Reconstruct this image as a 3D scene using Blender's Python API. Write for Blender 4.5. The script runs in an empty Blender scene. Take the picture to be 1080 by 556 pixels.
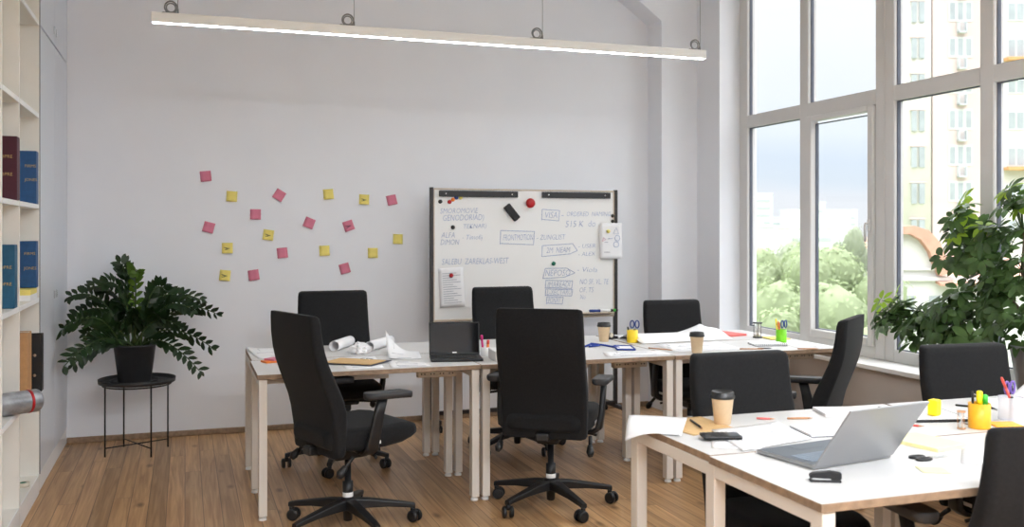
import bpy, bmesh, math, random
from mathutils import Vector, Matrix, Euler
PI = math.pi
R = math.radians
random.seed(7)
SC = bpy.context.scene
COL = SC.collection
F = 1009.0                      # focal length in pixels of the 1080 wide frame
YAW = math.atan(345 / 1009.0)
S_, C_ = math.sin(YAW), math.cos(YAW)
CAMH = 1.46

# ------------------------------------------------------------------ materials
def mat(name, col, rough=0.5, metal=0.0, noise=0.0, nscale=20.0, bump=0.0, bscale=200.0, sheen=0.0, spec=0.5, emit=None, trans=0.0, ior=1.45, alpha=1.0, coat=0.0):
    m = bpy.data.materials.new(name); m.use_nodes = True
    nt = m.node_tree; b = nt.nodes['Principled BSDF']
    b.inputs['Base Color'].default_value = (*col, 1)
    b.inputs['Roughness'].default_value = rough
    b.inputs['Metallic'].default_value = metal
    b.inputs['Specular IOR Level'].default_value = spec
    b.inputs['Transmission Weight'].default_value = trans
    b.inputs['IOR'].default_value = ior
    b.inputs['Alpha'].default_value = alpha
    b.inputs['Coat Weight'].default_value = coat
    if sheen:
        b.inputs['Sheen Weight'].default_value = sheen
        b.inputs['Sheen Roughness'].default_value = 0.4
    tc = nt.nodes.new('ShaderNodeTexCoord')
    if noise:
        n = nt.nodes.new('ShaderNodeTexNoise'); n.inputs['Scale'].default_value = nscale; n.inputs['Detail'].default_value = 4
        r = nt.nodes.new('ShaderNodeValToRGB')
        r.color_ramp.elements[0].position = .3; r.color_ramp.elements[1].position = .7
        r.color_ramp.elements[0].color = (*[max(0, c * (1 - noise)) for c in col], 1)
        r.color_ramp.elements[1].color = (*[min(1, c * (1 + noise)) for c in col], 1)
        nt.links.new(tc.outputs['Object'], n.inputs['Vector']); nt.links.new(n.outputs['Fac'], r.inputs['Fac'])
        nt.links.new(r.outputs['Color'], b.inputs['Base Color'])
    if bump:
        n2 = nt.nodes.new('ShaderNodeTexNoise'); n2.inputs['Scale'].default_value = bscale; n2.inputs['Detail'].default_value = 3
        bp = nt.nodes.new('ShaderNodeBump'); bp.inputs['Strength'].default_value = bump; bp.inputs['Distance'].default_value = 0.002
        nt.links.new(tc.outputs['Object'], n2.inputs['Vector']); nt.links.new(n2.outputs['Fac'], bp.inputs['Height'])
        nt.links.new(bp.outputs['Normal'], b.inputs['Normal'])
    if emit:
        b.inputs['Emission Color'].default_value = (*emit[0], 1); b.inputs['Emission Strength'].default_value = emit[1]
    return m

def srgb(r, g, b):
    f = lambda c: c / 12.92 if c <= .04045 else ((c + .055) / 1.055) ** 2.4
    return tuple(f(x / 255) for x in (r, g, b))

M = {}
M['wall'] = mat('wall_paint', (.795, .815, .86), .75, noise=.012, nscale=3, bump=.08, bscale=60)
M['ceil'] = mat('ceiling_paint', (.84, .84, .84), .8, noise=.01, nscale=2)
M['frame'] = mat('window_pvc', (.62, .61, .60), .35, noise=.01, nscale=8)
M['gasket'] = mat('rubber_gasket', (.10, .11, .14), .6, noise=.1)
M['sill'] = mat('sill_stone', (.86, .86, .85), .3, noise=.02, nscale=6)
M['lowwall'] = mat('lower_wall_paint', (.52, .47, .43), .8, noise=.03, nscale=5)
M['cab'] = mat('cabinet_lacquer', (.68, .72, .78), .32, noise=.012, nscale=5)
M['shelf_in'] = mat('shelf_interior', (.80, .785, .74), .6, noise=.02, nscale=6)
M['shelf_w'] = mat('shelf_white', (.86, .86, .86), .5, noise=.01)
M['seam'] = mat('dark_seam', (.12, .12, .13), .7, noise=.1)
M['fabric'] = mat('black_fabric', (.0088, .0088, .0096), .85, noise=.25, nscale=90, bump=.35, bscale=900, sheen=.06, spec=.3)
M['plastic'] = mat('black_plastic', (.010, .010, .011), .45, noise=.1, nscale=30, bump=.1, bscale=500)
M['plastic_matt'] = mat('dark_grey_plastic', (.03, .03, .032), .55, noise=.1, nscale=30)
M['chrome'] = mat('chrome', (.75, .75, .75), .2, metal=1, noise=.02)
M['tag'] = mat('white_tag', (.8, .8, .8), .5, noise=.03)
M['desk_metal'] = mat('desk_leg_paint', (.70, .655, .595), .38, noise=.015, nscale=10)
M['beige_pl'] = mat('beige_plastic', (.66, .60, .50), .5, noise=.04, nscale=30)
M['lam'] = mat('white_laminate', (.62, .615, .61), .45, noise=.015, nscale=4)
M['ply'] = mat('plywood_edge', (.27, .185, .12), .6, noise=.25, nscale=30)
M['board'] = mat('whiteboard_enamel', (.82, .82, .81), .18, noise=.008, nscale=3)
M['boardframe'] = mat('board_frame', (.55, .47, .38), .4, noise=.05)
M['postgrey'] = mat('dark_grey_metal', (.055, .05, .05), .4, metal=.4, noise=.1)
M['ink'] = mat('blue_ink', (.30, .37, .56), .6, noise=.25, nscale=60)
M['paper'] = mat('white_paper', (.80, .80, .815), .7, noise=.015, nscale=15)
M['paperprint'] = mat('printed_lines', (.42, .43, .48), .7, noise=.1)
M['pink'] = mat('pink_note', srgb(208, 122, 144), .7, noise=.04)
M['yellow'] = mat('yellow_note', srgb(230, 214, 118), .7, noise=.04)
M['kraft'] = mat('kraft_card', srgb(205, 170, 120), .7, noise=.06, nscale=40)
M['cup'] = mat('kraft_cup', srgb(222, 196, 160), .6, noise=.04, nscale=50)
M['lid'] = mat('black_lid', (.02, .02, .02), .35, noise=.1)
M['ypl'] = mat('yellow_plastic', srgb(240, 205, 40), .4, noise=.03)
M['opl'] = mat('orange_plastic', srgb(240, 175, 40), .4, noise=.03)
M['gpl'] = mat('green_plastic', srgb(125, 215, 30), .4, noise=.03)
M['hl_g'] = mat('green_marker', srgb(70, 195, 70), .4, noise=.03)
M['hl_y'] = mat('yellow_marker', srgb(250, 225, 20), .4, noise=.03)
M['red'] = mat('red_plastic', srgb(215, 80, 70), .4, noise=.04)
M['darkred'] = mat('magnet_red', srgb(170, 25, 30), .3, noise=.04)
M['orange'] = mat('orange_lacquer', srgb(235, 130, 50), .4, noise=.04)
M['blue'] = mat('blue_plastic', srgb(30, 60, 130), .4, noise=.05)
M['bluelan'] = mat('blue_lanyard', srgb(25, 60, 150), .6, noise=.05)
M['teal'] = mat('green_magnet', srgb(30, 110, 90), .35, noise=.04)
M['magenta'] = mat('magenta_plastic', srgb(205, 40, 120), .4, noise=.04)
M['purple'] = mat('purple_plastic', srgb(120, 95, 175), .4, noise=.05)
M['woodpen'] = mat('pencil_wood', srgb(190, 140, 100), .6, noise=.08, nscale=60)
M['redbook'] = mat('red_cover', srgb(215, 110, 105), .6, noise=.05)
M['navy'] = mat('navy_cover', srgb(40, 48, 66), .5, noise=.06)
M['burg'] = mat('burgundy_cover', srgb(72, 20, 38), .5, noise=.1, nscale=40)
M['bookblue'] = mat('blue_cover', srgb(28, 78, 128), .5, noise=.1, nscale=40)
M['bookteal'] = mat('teal_cover', srgb(30, 88, 120), .5, noise=.1, nscale=40)
M['gold'] = mat('gold_print', srgb(190, 160, 100), .5, noise=.1)
M['card'] = mat('cardboard', srgb(190, 145, 100), .75, noise=.08, nscale=30)
M['silver'] = mat('aluminium', (.36, .365, .375), .38, metal=.7, noise=.012, nscale=10)
M['keys'] = mat('keyboard_keys', (.20, .25, .31), .5, noise=.05)
M['keydeck'] = mat('keyboard_deck', (.10, .12, .145), .4, metal=.5, noise=.02)
M['screen'] = mat('dark_screen', (.006, .006, .007), .12, noise=.1)
M['tube'] = mat('grey_tube_wrap', (.30, .31, .33), .32, metal=.4, noise=.25, nscale=25)
M['soil'] = mat('potting_soil', (.03, .022, .016), .9, noise=.4, nscale=60)
M['pot'] = mat('charcoal_pot', (.022, .022, .024), .55, noise=.12, nscale=20)
M['greypot'] = mat('grey_pot', (.22, .23, .24), .45, noise=.06, nscale=10)
M['tray'] = mat('black_metal', (.010, .010, .011), .5, noise=.1)
M['zz'] = mat('dark_green_leaf', (.012, .032, .008), .36, noise=.45, nscale=9)
M['zzy'] = mat('young_green_leaf', (.09, .17, .02), .4, noise=.3, nscale=9)
M['stem'] = mat('green_stem', (.035, .065, .015), .5, noise=.2)
M['sch'] = mat('umbrella_plant_leaf', (.072, .135, .040), .32, noise=.55, nscale=9)
M['schy'] = mat('light_green_leaf', (.30, .46, .04), .45, noise=.25, nscale=7)
M['bark'] = mat('plant_bark', (.10, .075, .05), .8, noise=.3)
M['lamp'] = mat('lamp_body', (.78, .78, .76), .4, noise=.01)
M['led'] = mat('led_strip', (.9, .9, .9), .5, noise=.005, emit=((.90, .95, 1), 24.0))
M['led_fill'] = mat('fill_led_strip', (.9, .9, .9), .5, noise=.005, emit=((.90, .95, 1), 352.0))  # strong emission, only for the two added out-of-view fill lamps
M['wire'] = mat('steel_wire', (.22, .22, .22), .35, metal=.7, noise=.05)
M['tree'] = mat('hazy_tree_leaf', (.32, .385, .22), .7, noise=.35, nscale=.5)  # outdoor leaf colour paled and greyed to stand in for haze
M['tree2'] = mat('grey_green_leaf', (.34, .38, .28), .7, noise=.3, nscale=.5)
M['cream'] = mat('cream_render', (.54, .51, .49), .9, noise=.02, nscale=.4)
M['rose'] = mat('rose_render', (.54, .435, .42), .9, noise=.03, nscale=.4)
M['white'] = mat('white_render', (.54, .535, .53), .9, noise=.02, nscale=.4)
M['tile'] = mat('orange_roof_tile', (.46, .26, .195), .8, noise=.12, nscale=4)
M['winglass'] = mat('far_window_glass', (.31, .335, .36), .3, noise=.1, nscale=1)
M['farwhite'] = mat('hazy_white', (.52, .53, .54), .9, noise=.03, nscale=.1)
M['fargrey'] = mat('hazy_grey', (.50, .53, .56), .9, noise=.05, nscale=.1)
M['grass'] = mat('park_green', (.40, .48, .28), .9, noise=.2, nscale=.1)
M['plug'] = mat('dark_plug', (.02, .02, .02), .5, noise=.1)
M['sand'] = mat('hourglass_sand', (.6, .5, .35), .8, noise=.1)
M['ybase'] = mat('pale_yellow_pad', srgb(246, 238, 180), .7, noise=.02)
M['clear'] = mat('clear_plastic', (.86, .87, .93), .15, noise=.01, alpha=.38)
M['hgglass'] = mat('hourglass_glass', (.9, .92, .92), .05, noise=.01, alpha=.30)

def leafy(mm, f):
    nt = mm.node_tree; b = nt.nodes['Principled BSDF']; out = [n for n in nt.nodes if n.type == 'OUTPUT_MATERIAL'][0]
    t = nt.nodes.new('ShaderNodeBsdfTranslucent'); mx = nt.nodes.new('ShaderNodeMixShader'); mx.inputs[0].default_value = f
    if b.inputs['Base Color'].links: nt.links.new(b.inputs['Base Color'].links[0].from_socket, t.inputs[0])
    nt.links.new(b.outputs[0], mx.inputs[1]); nt.links.new(t.outputs[0], mx.inputs[2]); nt.links.new(mx.outputs[0], out.inputs[0])
for k_, f_ in (('tree', .4), ('tree2', .4), ('sch', .3), ('schy', .45), ('zz', .12), ('zzy', .4)): leafy(M[k_], f_)

def glass_mat():
    m = bpy.data.materials.new('window_glass'); m.use_nodes = True; nt = m.node_tree
    for n in list(nt.nodes):
        if n.type != 'OUTPUT_MATERIAL': nt.nodes.remove(n)
    out = [n for n in nt.nodes if n.type == 'OUTPUT_MATERIAL'][0]
    t = nt.nodes.new('ShaderNodeBsdfTransparent'); t.inputs[0].default_value = (.965, .975, .985, 1)
    g = nt.nodes.new('ShaderNodeBsdfGlossy'); g.inputs['Roughness'].default_value = .02
    fr = nt.nodes.new('ShaderNodeFresnel'); fr.inputs[0].default_value = 1.3
    mx = nt.nodes.new('ShaderNodeMixShader')
    ge = nt.nodes.new('ShaderNodeNewGeometry'); iv = nt.nodes.new('ShaderNodeMath'); iv.operation = 'SUBTRACT'; iv.inputs[0].default_value = 1; nt.links.new(ge.outputs['Backfacing'], iv.inputs[1])
    mu = nt.nodes.new('ShaderNodeMath'); mu.operation = 'MULTIPLY'; nt.links.new(fr.outputs[0], mu.inputs[0]); nt.links.new(iv.outputs[0], mu.inputs[1])
    nt.links.new(mu.outputs[0], mx.inputs[0]); nt.links.new(t.outputs[0], mx.inputs[1]); nt.links.new(g.outputs[0], mx.inputs[2])
    nt.links.new(mx.outputs[0], out.inputs[0])
    return m
M['glass'] = glass_mat()

def floor_mat():
    m = bpy.data.materials.new('pine_floor'); m.use_nodes = True; nt = m.node_tree; b = nt.nodes['Principled BSDF']
    N = lambda t: nt.nodes.new(t); L = nt.links.new
    tc = N('ShaderNodeTexCoord'); sep = N('ShaderNodeSeparateXYZ'); L(tc.outputs['Object'], sep.inputs[0])
    def mth(op, a, bb=None):
        n = N('ShaderNodeMath'); n.operation = op
        if isinstance(a, (int, float)): n.inputs[0].default_value = a
        else: L(a, n.inputs[0])
        if bb is not None:
            if isinstance(bb, (int, float)): n.inputs[1].default_value = bb
            else: L(bb, n.inputs[1])
        return n.outputs[0]
    W = .092
    px = mth('DIVIDE', sep.outputs[0], W); idx = mth('FLOOR', px); fx = mth('FRACT', px)
    wn = N('ShaderNodeTexWhiteNoise'); wn.noise_dimensions = '1D'; L(idx, wn.inputs['W'])
    # end joints, staggered per plank
    yy = mth('ADD', sep.outputs[1], mth('MULTIPLY', wn.outputs['Value'], 7.3)); py = mth('DIVIDE', yy, 2.6); iy = mth('FLOOR', py); fy = mth('FRACT', py)
    wn2 = N('ShaderNodeTexWhiteNoise'); wn2.noise_dimensions = '2D'
    cb = N('ShaderNodeCombineXYZ'); L(idx, cb.inputs[0]); L(iy, cb.inputs[1]); L(cb.outputs[0], wn2.inputs['Vector'])
    # grain: noise stretched along the plank
    cg = N('ShaderNodeCombineXYZ'); L(mth('MULTIPLY', sep.outputs[0], 42.0), cg.inputs[0]); L(mth('MULTIPLY', yy, 1.6), cg.inputs[1]); L(mth('MULTIPLY', wn2.outputs['Value'], 30.0), cg.inputs[2])
    gn = N('ShaderNodeTexNoise'); gn.inputs['Scale'].default_value = 1.0; gn.inputs['Detail'].default_value = 6; gn.inputs['Distortion'].default_value = .8; L(cg.outputs[0], gn.inputs['Vector'])
    ramp = N('ShaderNodeValToRGB'); e = ramp.color_ramp.elements
    e[0].position = .28; e[0].color = (.29, .150, .062, 1); e[1].position = .72; e[1].color = (.56, .345, .170, 1)
    L(gn.outputs['Fac'], ramp.inputs[0])
    # per plank tone
    hsv = N('ShaderNodeHueSaturation'); L(ramp.outputs[0], hsv.inputs['Color']); L(mth('ADD', mth('MULTIPLY', wn2.outputs['Value'], .45), .76), hsv.inputs['Value'])
    hsv.inputs['Saturation'].default_value = 1.0
    # knots
    ck = N('ShaderNodeCombineXYZ'); L(mth('MULTIPLY', sep.outputs[0], 6.0), ck.inputs[0]); L(mth('MULTIPLY', yy, 2.6), ck.inputs[1])
    vo = N('ShaderNodeTexVoronoi'); vo.inputs['Scale'].default_value = 1.0; L(ck.outputs[0], vo.inputs['Vector'])
    kr = N('ShaderNodeValToRGB'); k = kr.color_ramp.elements; k[0].position = .05; k[0].color = (1, 1, 1, 1); k[1].position = .16; k[1].color = (0, 0, 0, 1); L(vo.outputs['Distance'], kr.inputs[0])
    mk = N('ShaderNodeMix'); mk.data_type = 'RGBA'; L(mth('MULTIPLY', kr.outputs[0], .75), mk.inputs[0]); L(hsv.outputs[0], mk.inputs[6]); mk.inputs[7].default_value = (.10, .045, .02, 1)
    # seams
    s1 = mth('LESS_THAN', mth('MINIMUM', fx, mth('SUBTRACT', 1.0, fx)), .022); s2 = mth('LESS_THAN', fy, .0012); sm = mth('MAXIMUM', s1, s2)
    ms = N('ShaderNodeMix'); ms.data_type = 'RGBA'; L(mth('MULTIPLY', sm, .75), ms.inputs[0]); L(mk.outputs[2], ms.inputs[6]); ms.inputs[7].default_value = (.07, .036, .018, 1)
    L(ms.outputs[2], b.inputs['Base Color'])
    b.inputs['Roughness'].default_value = .38
    bp = N('ShaderNodeBump'); bp.inputs['Strength'].default_value = .25; bp.inputs['Distance'].default_value = .003; L(mth('SUBTRACT', mth('MULTIPLY', gn.outputs['Fac'], .25), sm), bp.inputs['Height']); L(bp.outputs[0], b.inputs['Normal'])
    return m
M['floor'] = floor_mat()

# ------------------------------------------------------------------ mesh building
class MB:
    def __init__(s): s.v = []; s.f = []; s.mi = []; s.smooth = []; s.m = 0
    def add(s, vs, fs, smooth=False):
        o = len(s.v); s.v += [tuple(v) for v in vs]
        for f in fs: s.f.append(tuple(o + i for i in f)); s.mi.append(s.m); s.smooth.append(smooth)
    def bm(s, bm, smooth=False, mtx=None):
        if mtx is not None: bm.transform(mtx)
        bm.verts.index_update(); s.add([v.co for v in bm.verts], [[v.index for v in f.verts] for f in bm.faces], smooth); bm.free()
    def box(s, x0, y0, z0, x1, y1, z1, bev=0, seg=1, mtx=None):
        b = bmesh.new(); bmesh.ops.create_cube(b, size=1)
        for v in b.verts: v.co = Vector(((x0 + x1) / 2 + v.co.x * (x1 - x0), (y0 + y1) / 2 + v.co.y * (y1 - y0), (z0 + z1) / 2 + v.co.z * (z1 - z0)))
        if bev: bmesh.ops.bevel(b, geom=b.edges[:], offset=bev, segments=seg, profile=.5, affect='EDGES')
        s.bm(b, False, mtx); return s
    def loft(s, rings, cap=True, smooth=True, closed=False):
        n = len(rings[0]); vs = [p for r in rings for p in r]; fs = []
        k = len(rings)
        for i in range(k if closed else k - 1):
            a, b = i * n, ((i + 1) % k) * n
            for j in range(n): fs.append((a + j, a + (j + 1) % n, b + (j + 1) % n, b + j))
        s.add(vs, fs, smooth)
        if cap and not closed:
            o = len(s.v) - len(vs)
            for ring in (range(n - 1, -1, -1), range((k - 1) * n, k * n)):
                s.f.append(tuple(o + i for i in ring)); s.mi.append(s.m); s.smooth.append(False)
        return s
    def tube(s, pts, r, n=10, cap=True, closed=False):
        pts = [Vector(p) for p in pts]; rr = r if isinstance(r, (list, tuple)) else [r] * len(pts)
        rings = []; up = None
        for i, p in enumerate(pts):
            if closed: d = pts[(i + 1) % len(pts)] - pts[i - 1]
            else: d = pts[min(i + 1, len(pts) - 1)] - pts[max(i - 1, 0)]
            d.normalize()
            if up is None: up = d.orthogonal().normalized()
            up = (up - d * up.dot(d)); up = up.normalized() if up.length > 1e-6 else d.orthogonal().normalized()
            w = d.cross(up)
            rings.append([p + (up * math.cos(2 * PI * k / n) + w * math.sin(2 * PI * k / n)) * rr[i] for k in range(n)])
        return s.loft(rings, cap, True, closed)
    def cyl(s, p0, p1, r0, r1=None, n=20): return s.tube([p0, p1], [r0, r0 if r1 is None else r1], n)
    def lathe(s, prof, c=(0, 0, 0), n=28, cap=True):
        c = Vector(c); return s.loft([[c + Vector((r * math.cos(2 * PI * k / n), r * math.sin(2 * PI * k / n), z)) for k in range(n)] for r, z in prof], cap)
    def prism(s, poly, h0, h1, axis='z'):
        def P(a, b, h): return {'z': (a, b, h), 'y': (a, h, b), 'x': (h, a, b)}[axis]
        n = len(poly); vs = [P(a, b, h0) for a, b in poly] + [P(a, b, h1) for a, b in poly]
        fs = [tuple(range(n - 1, -1, -1)), tuple(range(n, 2 * n))] + [(i, (i + 1) % n, n + (i + 1) % n, n + i) for i in range(n)]
        s.add(vs, fs); return s
    def sheet(s, fn, nu, nv, t=.0006):
        """thin curved sheet: fn(u,v)->point for u,v in 0..1, given thickness t"""
        P = [[Vector(fn(i / nu, j / nv)) for j in range(nv + 1)] for i in range(nu + 1)]
        top = [p for row in P for p in row]; bot = []
        for i in range(nu + 1):
            for j in range(nv + 1):
                du = P[min(i + 1, nu)][j] - P[max(i - 1, 0)][j]; dv = P[i][min(j + 1, nv)] - P[i][max(j - 1, 0)]
                nn = du.cross(dv); nn = nn.normalized() if nn.length > 0 else Vector((0, 0, 1))
                bot.append(P[i][j] - nn * t)
        w = nv + 1; o = len(top); fs = []
        for i in range(nu):
            for j in range(nv):
                a = i * w + j; fs += [(a, a + w, a + w + 1, a + 1), (o + a, o + a + 1, o + a + w + 1, o + a + w)]
        for i in range(nu): fs += [(i * w, o + i * w, o + (i + 1) * w, (i + 1) * w), (i * w + nv, (i + 1) * w + nv, o + (i + 1) * w + nv, o + i * w + nv)]
        for j in range(nv): fs += [(j, j + 1, o + j + 1, o + j), (nu * w + j, o + nu * w + j, o + nu * w + j + 1, nu * w + j + 1)]
        s.add(top + bot, fs, True); return s
    def ball(s, c, r, n=12, sc=(1, 1, 1)):
        b = bmesh.new(); bmesh.ops.create_uvsphere(b, u_segments=n, v_segments=max(6, n // 2 + 1), radius=r)
        s.bm(b, True, Matrix.Translation(Vector(c)) @ Matrix.Diagonal((*sc, 1))); return s
    def build(s, name, mats, parent=None, fixn=True, loc=None, rot=None):
        me = bpy.data.meshes.new(name); me.from_pydata(s.v, [], s.f)
        for m in (mats if isinstance(mats, (list, tuple)) else [mats]): me.materials.append(M[m] if isinstance(m, str) else m)
        for p, i, sm in zip(me.polygons, s.mi, s.smooth): p.material_index = i; p.use_smooth = sm
        if fixn:
            b = bmesh.new(); b.from_mesh(me); bmesh.ops.recalc_face_normals(b, faces=b.faces[:]); b.to_mesh(me); b.free()
        me.update()
        o = bpy.data.objects.new(name, me); COL.objects.link(o)
        if parent is not None: o.parent = parent
        if loc is not None: o.location = loc
        if rot is not None: o.rotation_euler = rot
        return o

def empty(name, loc=(0, 0, 0), rz=0):
    o = bpy.data.objects.new(name, None); COL.objects.link(o); o.location = loc; o.rotation_euler = (0, 0, rz); o.empty_display_size = .1
    return o
def tag(o, label, cat, group=None, kind=None):
    o['label'] = label; o['category'] = cat
    if group: o['group'] = group
    if kind: o['kind'] = kind
    return o
def thing(name, label, cat, loc=(0, 0, 0), rz=0, group=None): return tag(empty(name, loc, rz), label, cat, group)
def struct(o, label=None, cat=None):
    o['kind'] = 'structure'
    if label: o['label'] = label
    if cat: o['category'] = cat
    return o
CH = {}
def kids(o): return [c for c in bpy.data.objects if c.parent == o]
def copy_tree(o, parent=None):
    c = o.copy(); COL.objects.link(c)
    if parent is not None: c.parent = parent
    for k in kids(o): copy_tree(k, c)
    return c
def rrect(w, h, r, n=4, cx=0, cy=0):
    pts = []
    for (sx, sy, a0) in ((1, 1, 0), (-1, 1, 90), (-1, -1, 180), (1, -1, 270)):
        for i in range(n + 1):
            a = R(a0 + 90 * i / n); pts.append((cx + sx * (w / 2 - r) + r * math.cos(a), cy + sy * (h / 2 - r) + r * math.sin(a)))
    return pts

# ------------------------------------------------------------------ room shell
XL, XW, YB, YA, CE = -.77, 4.02, 7.25, 7.01, 4.15
XG = 4.20
struct(MB().box(-1.25, -3.55, -.12, 4.4, 7.4, 0).build('floor', 'floor'), 'worn tan pine plank floor', 'floor')
struct(MB().box(-1.25, -3.55, CE, 4.4, 7.4, CE + .12).build('ceiling', 'ceil'), 'white ceiling above the office', 'ceiling')
struct(MB().box(-1.25, YB, 0, 4.4, YB + .12, CE).build('wall_back', 'wall'), 'pale grey painted end wall behind the whiteboard', 'wall')
struct(MB().box(-1.33, -3.55, 0, -1.2, 7.4, CE).build('wall_left', 'wall'), 'white wall behind the shelves', 'wall')
struct(MB().box(-1.25, -3.65, 0, 4.4, -3.5, CE).build('wall_rear', 'wall'), 'white wall behind the viewpoint', 'wall')
# arched wall layer in front of the end wall, with its pier
def arch_top(x):
    cx, rad = 1.46, 3.62
    d = min(abs(x - cx), 2.23)
    return 3.19 + math.sqrt(rad * rad - d * d) - math.sqrt(rad * rad - 2.23 ** 2)
m = MB(); n = 24; xs = [-.77 + (3.69 + .77) * i / n for i in range(n + 1)]
poly = [(x, arch_top(x)) for x in xs] + [(3.69, 0), (XW, 0), (XW, CE), (-.77, CE)]
v = [(x, y, z) for y in (YA, YB) for x, z in poly]; k = len(poly)
fs = [(i, (i + 1) % k, k + (i + 1) % k, k + i) for i in range(k)]
# front and rear faces as strips
def face_strip(o):
    out = []
    for i in range(n):
        m0 = o + i; out.append((m0, m0 + 1, None, xs[i], xs[i + 1]))
    return out
m.add(v, fs)
for y in (YA, YB):
    vv = []; ff = []
    for i in range(n):
        q = len(vv); vv += [(xs[i], y, arch_top(xs[i])), (xs[i + 1], y, arch_top(xs[i + 1])), (xs[i + 1], y, CE), (xs[i], y, CE)]; ff.append((q, q + 1, q + 2, q + 3))
    q = len(vv); vv += [(3.69, y, 0), (XW, y, 0), (XW, y, CE), (3.69, y, CE)]; ff.append((q, q + 1, q + 2, q + 3))
    m.add(vv, ff)
struct(m.build('wall_arch', 'wall'), 'shallow arch and pier framing the end wall', 'wall')
# window wall: below the sill, above the heads, far pier
m = MB()
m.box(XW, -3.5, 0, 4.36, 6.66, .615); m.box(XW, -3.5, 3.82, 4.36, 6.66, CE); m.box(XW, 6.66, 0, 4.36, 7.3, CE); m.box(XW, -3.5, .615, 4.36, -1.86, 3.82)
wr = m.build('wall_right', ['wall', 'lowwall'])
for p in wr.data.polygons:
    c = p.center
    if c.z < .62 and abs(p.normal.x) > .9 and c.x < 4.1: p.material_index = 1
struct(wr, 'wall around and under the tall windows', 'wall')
struct(MB().box(3.975, -1.86, .615, 4.30, 6.66, .645, .006, 2).build('trim_1', 'sill'), 'white window sill along the window wall', 'window sill')
struct(MB().box(-.77, YB - .016, 0, 3.69, YB, .04, .004).build('baseboard_back', 'ply'), 'thin wooden skirting at the foot of the end wall', 'skirting board')
# windows: bays of two lights with a wide post between bays
def bay(i, y1, sash=False):
    """bay whose far edge is y1; goes toward the viewpoint"""
    root = struct(empty('window_%d' % i, (XG, y1, .645)), '%s window bay with white frame, %s' % (['farthest', 'second', 'third', 'fourth', 'nearest'][i - 1], 'with the handled sash' if sash else 'fixed panes'), 'window')
    z0, z1 = 0, 3.82 - .645; zt0, zt1 = 2.283 - .645, 2.378 - .645; zb = .722 - .645
    W = 1.654; D = .075
    # frame local: y from -W to +.12 (far post)
    m = MB()
    
    if i == 1: m.box(0, -.0, z0, D, .114, z1, .006)            # far post
    m.box(0, -W, z0, D, -1.48, z1, .006)                       # near post
    m.box(0, -.78, z0, D, -.68, z1, .006)                      # mullion
    
    for q0, q1 in ((z0, zb), (zt0, zt1), (z1 - .08, z1)): m.box(.001, -.682, q0, D - .001, 0, q1); m.box(.001, -1.482, q0, D - .001, -.778, q1)
    m.box(-.006, -1.572, z0, .002, -1.562, z1)
    m.build('window_frame', 'frame', root)
    lights = []
    for (a, b) in ((-.68, 0), (-1.48, -.78)):
        for (p, q) in ((zb, zt0), (zt1, z1 - .08)): lights.append((a, b, p, q))
    for li, (a, b, p, q) in enumerate(lights):
        ins = 0
        if sash and li == 2:
            ins = .055; s = MB()
            s.box(-.02, a + .002, p + .002, .05, a + ins, q - .002, .006); s.box(-.02, b - ins, p + .002, .05, b - .002, q - .002, .006)
            s.box(-.02, a + ins, p + .002, .05, b - ins, p + ins, .006); s.box(-.02, a + ins, q - ins * .7, .05, b - ins, q - .002, .006)
            so = s.build('window_sash', 'frame', root)
            h = MB(); h.box(-.034, a + .015, .82, -.02, a + .04, .90, .004); h.tube([(-.03, a + .028, .87), (-.052, a + .028, .87), (-.056, a + .028, .855), (-.056, a + .028, .755)], .009, 8)
            h.build('window_handle', 'frame', so)
        g = MB(); e = .006
        for (aa, bb, pp, qq) in ((a + ins, a + ins + e, p + ins, q - ins), (b - ins - e, b - ins, p + ins, q - ins), (a + ins, b - ins, p + ins, p + ins + e), (a + ins, b - ins, q - ins - e, q - ins)):
            g.box(.022, aa, pp, .046, bb, qq)
        g.build('window_gasket', 'gasket', root)
        MB().box(.030, a + ins, p + ins, .036, b - ins, q - ins).build('window_pane', 'glass', root)
    return root
for i in range(5): bay(i + 1, 6.546 - 1.654 * i, i == 0)

# ------------------------------------------------------------------ tall cabinet and open bookcase on the left
cab = thing('tall_cabinet', 'tall grey lacquered built-in cabinet filling the left corner beside the potted plant', 'cabinet', (XL, 5.93, 0))
MB().box(-.42, .0, .105, -.022, 1.32, CE - .002).build('body', 'shelf_w', cab)
MB().box(-.42, .0, 0, -.004, 1.32, .103, .003).build('plinth', 'shelf_w', cab)
for a, b, hy in ((.012, .654, .60), (.660, 1.318, .705)):
    d = MB().box(-.021, a, .108, 0, b, 2.618, .002).build('door', 'cab', cab)
    MB().box(0, hy, 1.05, .008, hy + .022, 1.10, .003).build('handle', 'chrome', d)
    d = MB().box(-.021, a, 2.630, 0, b, CE - .004, .002).build('door', 'cab', cab)
    MB().box(0, hy, 2.69, .008, hy + .022, 2.74, .003).build('handle', 'chrome', d)
MB().box(-.05, -.004, .105, .002, .008, CE - .004).build('edge_strip', 'seam', cab)
bc = thing('bookcase', 'tall open white bookcase with cream inside holding binders at the left edge', 'bookcase', (XL, 5.92, 0))
parts_y = [0, -.67, -1.15, -1.82, -2.49, -2.97]
for y in parts_y:
    MB().box(-.40, y - .022, .0, 0, y - .002, CE - .005, .001).build('upright', 'shelf_in', bc)
for z in (.105, .585, 1.094, 1.614, 2.12, 2.635, 3.14, 3.65):
    for a, b in zip(parts_y[:-1], parts_y[1:]):
        s = MB(); s.box(-.385, b - .001, z - .024, -.004, a - .023, z); so = s.build('shelf', 'shelf_in', bc)
        MB().box(-.004, b - .001, z - .024, .001, a - .023, z).build('front_edge', 'shelf_w', so)
MB().box(-.40, -2.97, 0, -.386, 0, CE - .01).build('back_panel', 'shelf_in', bc)
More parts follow.
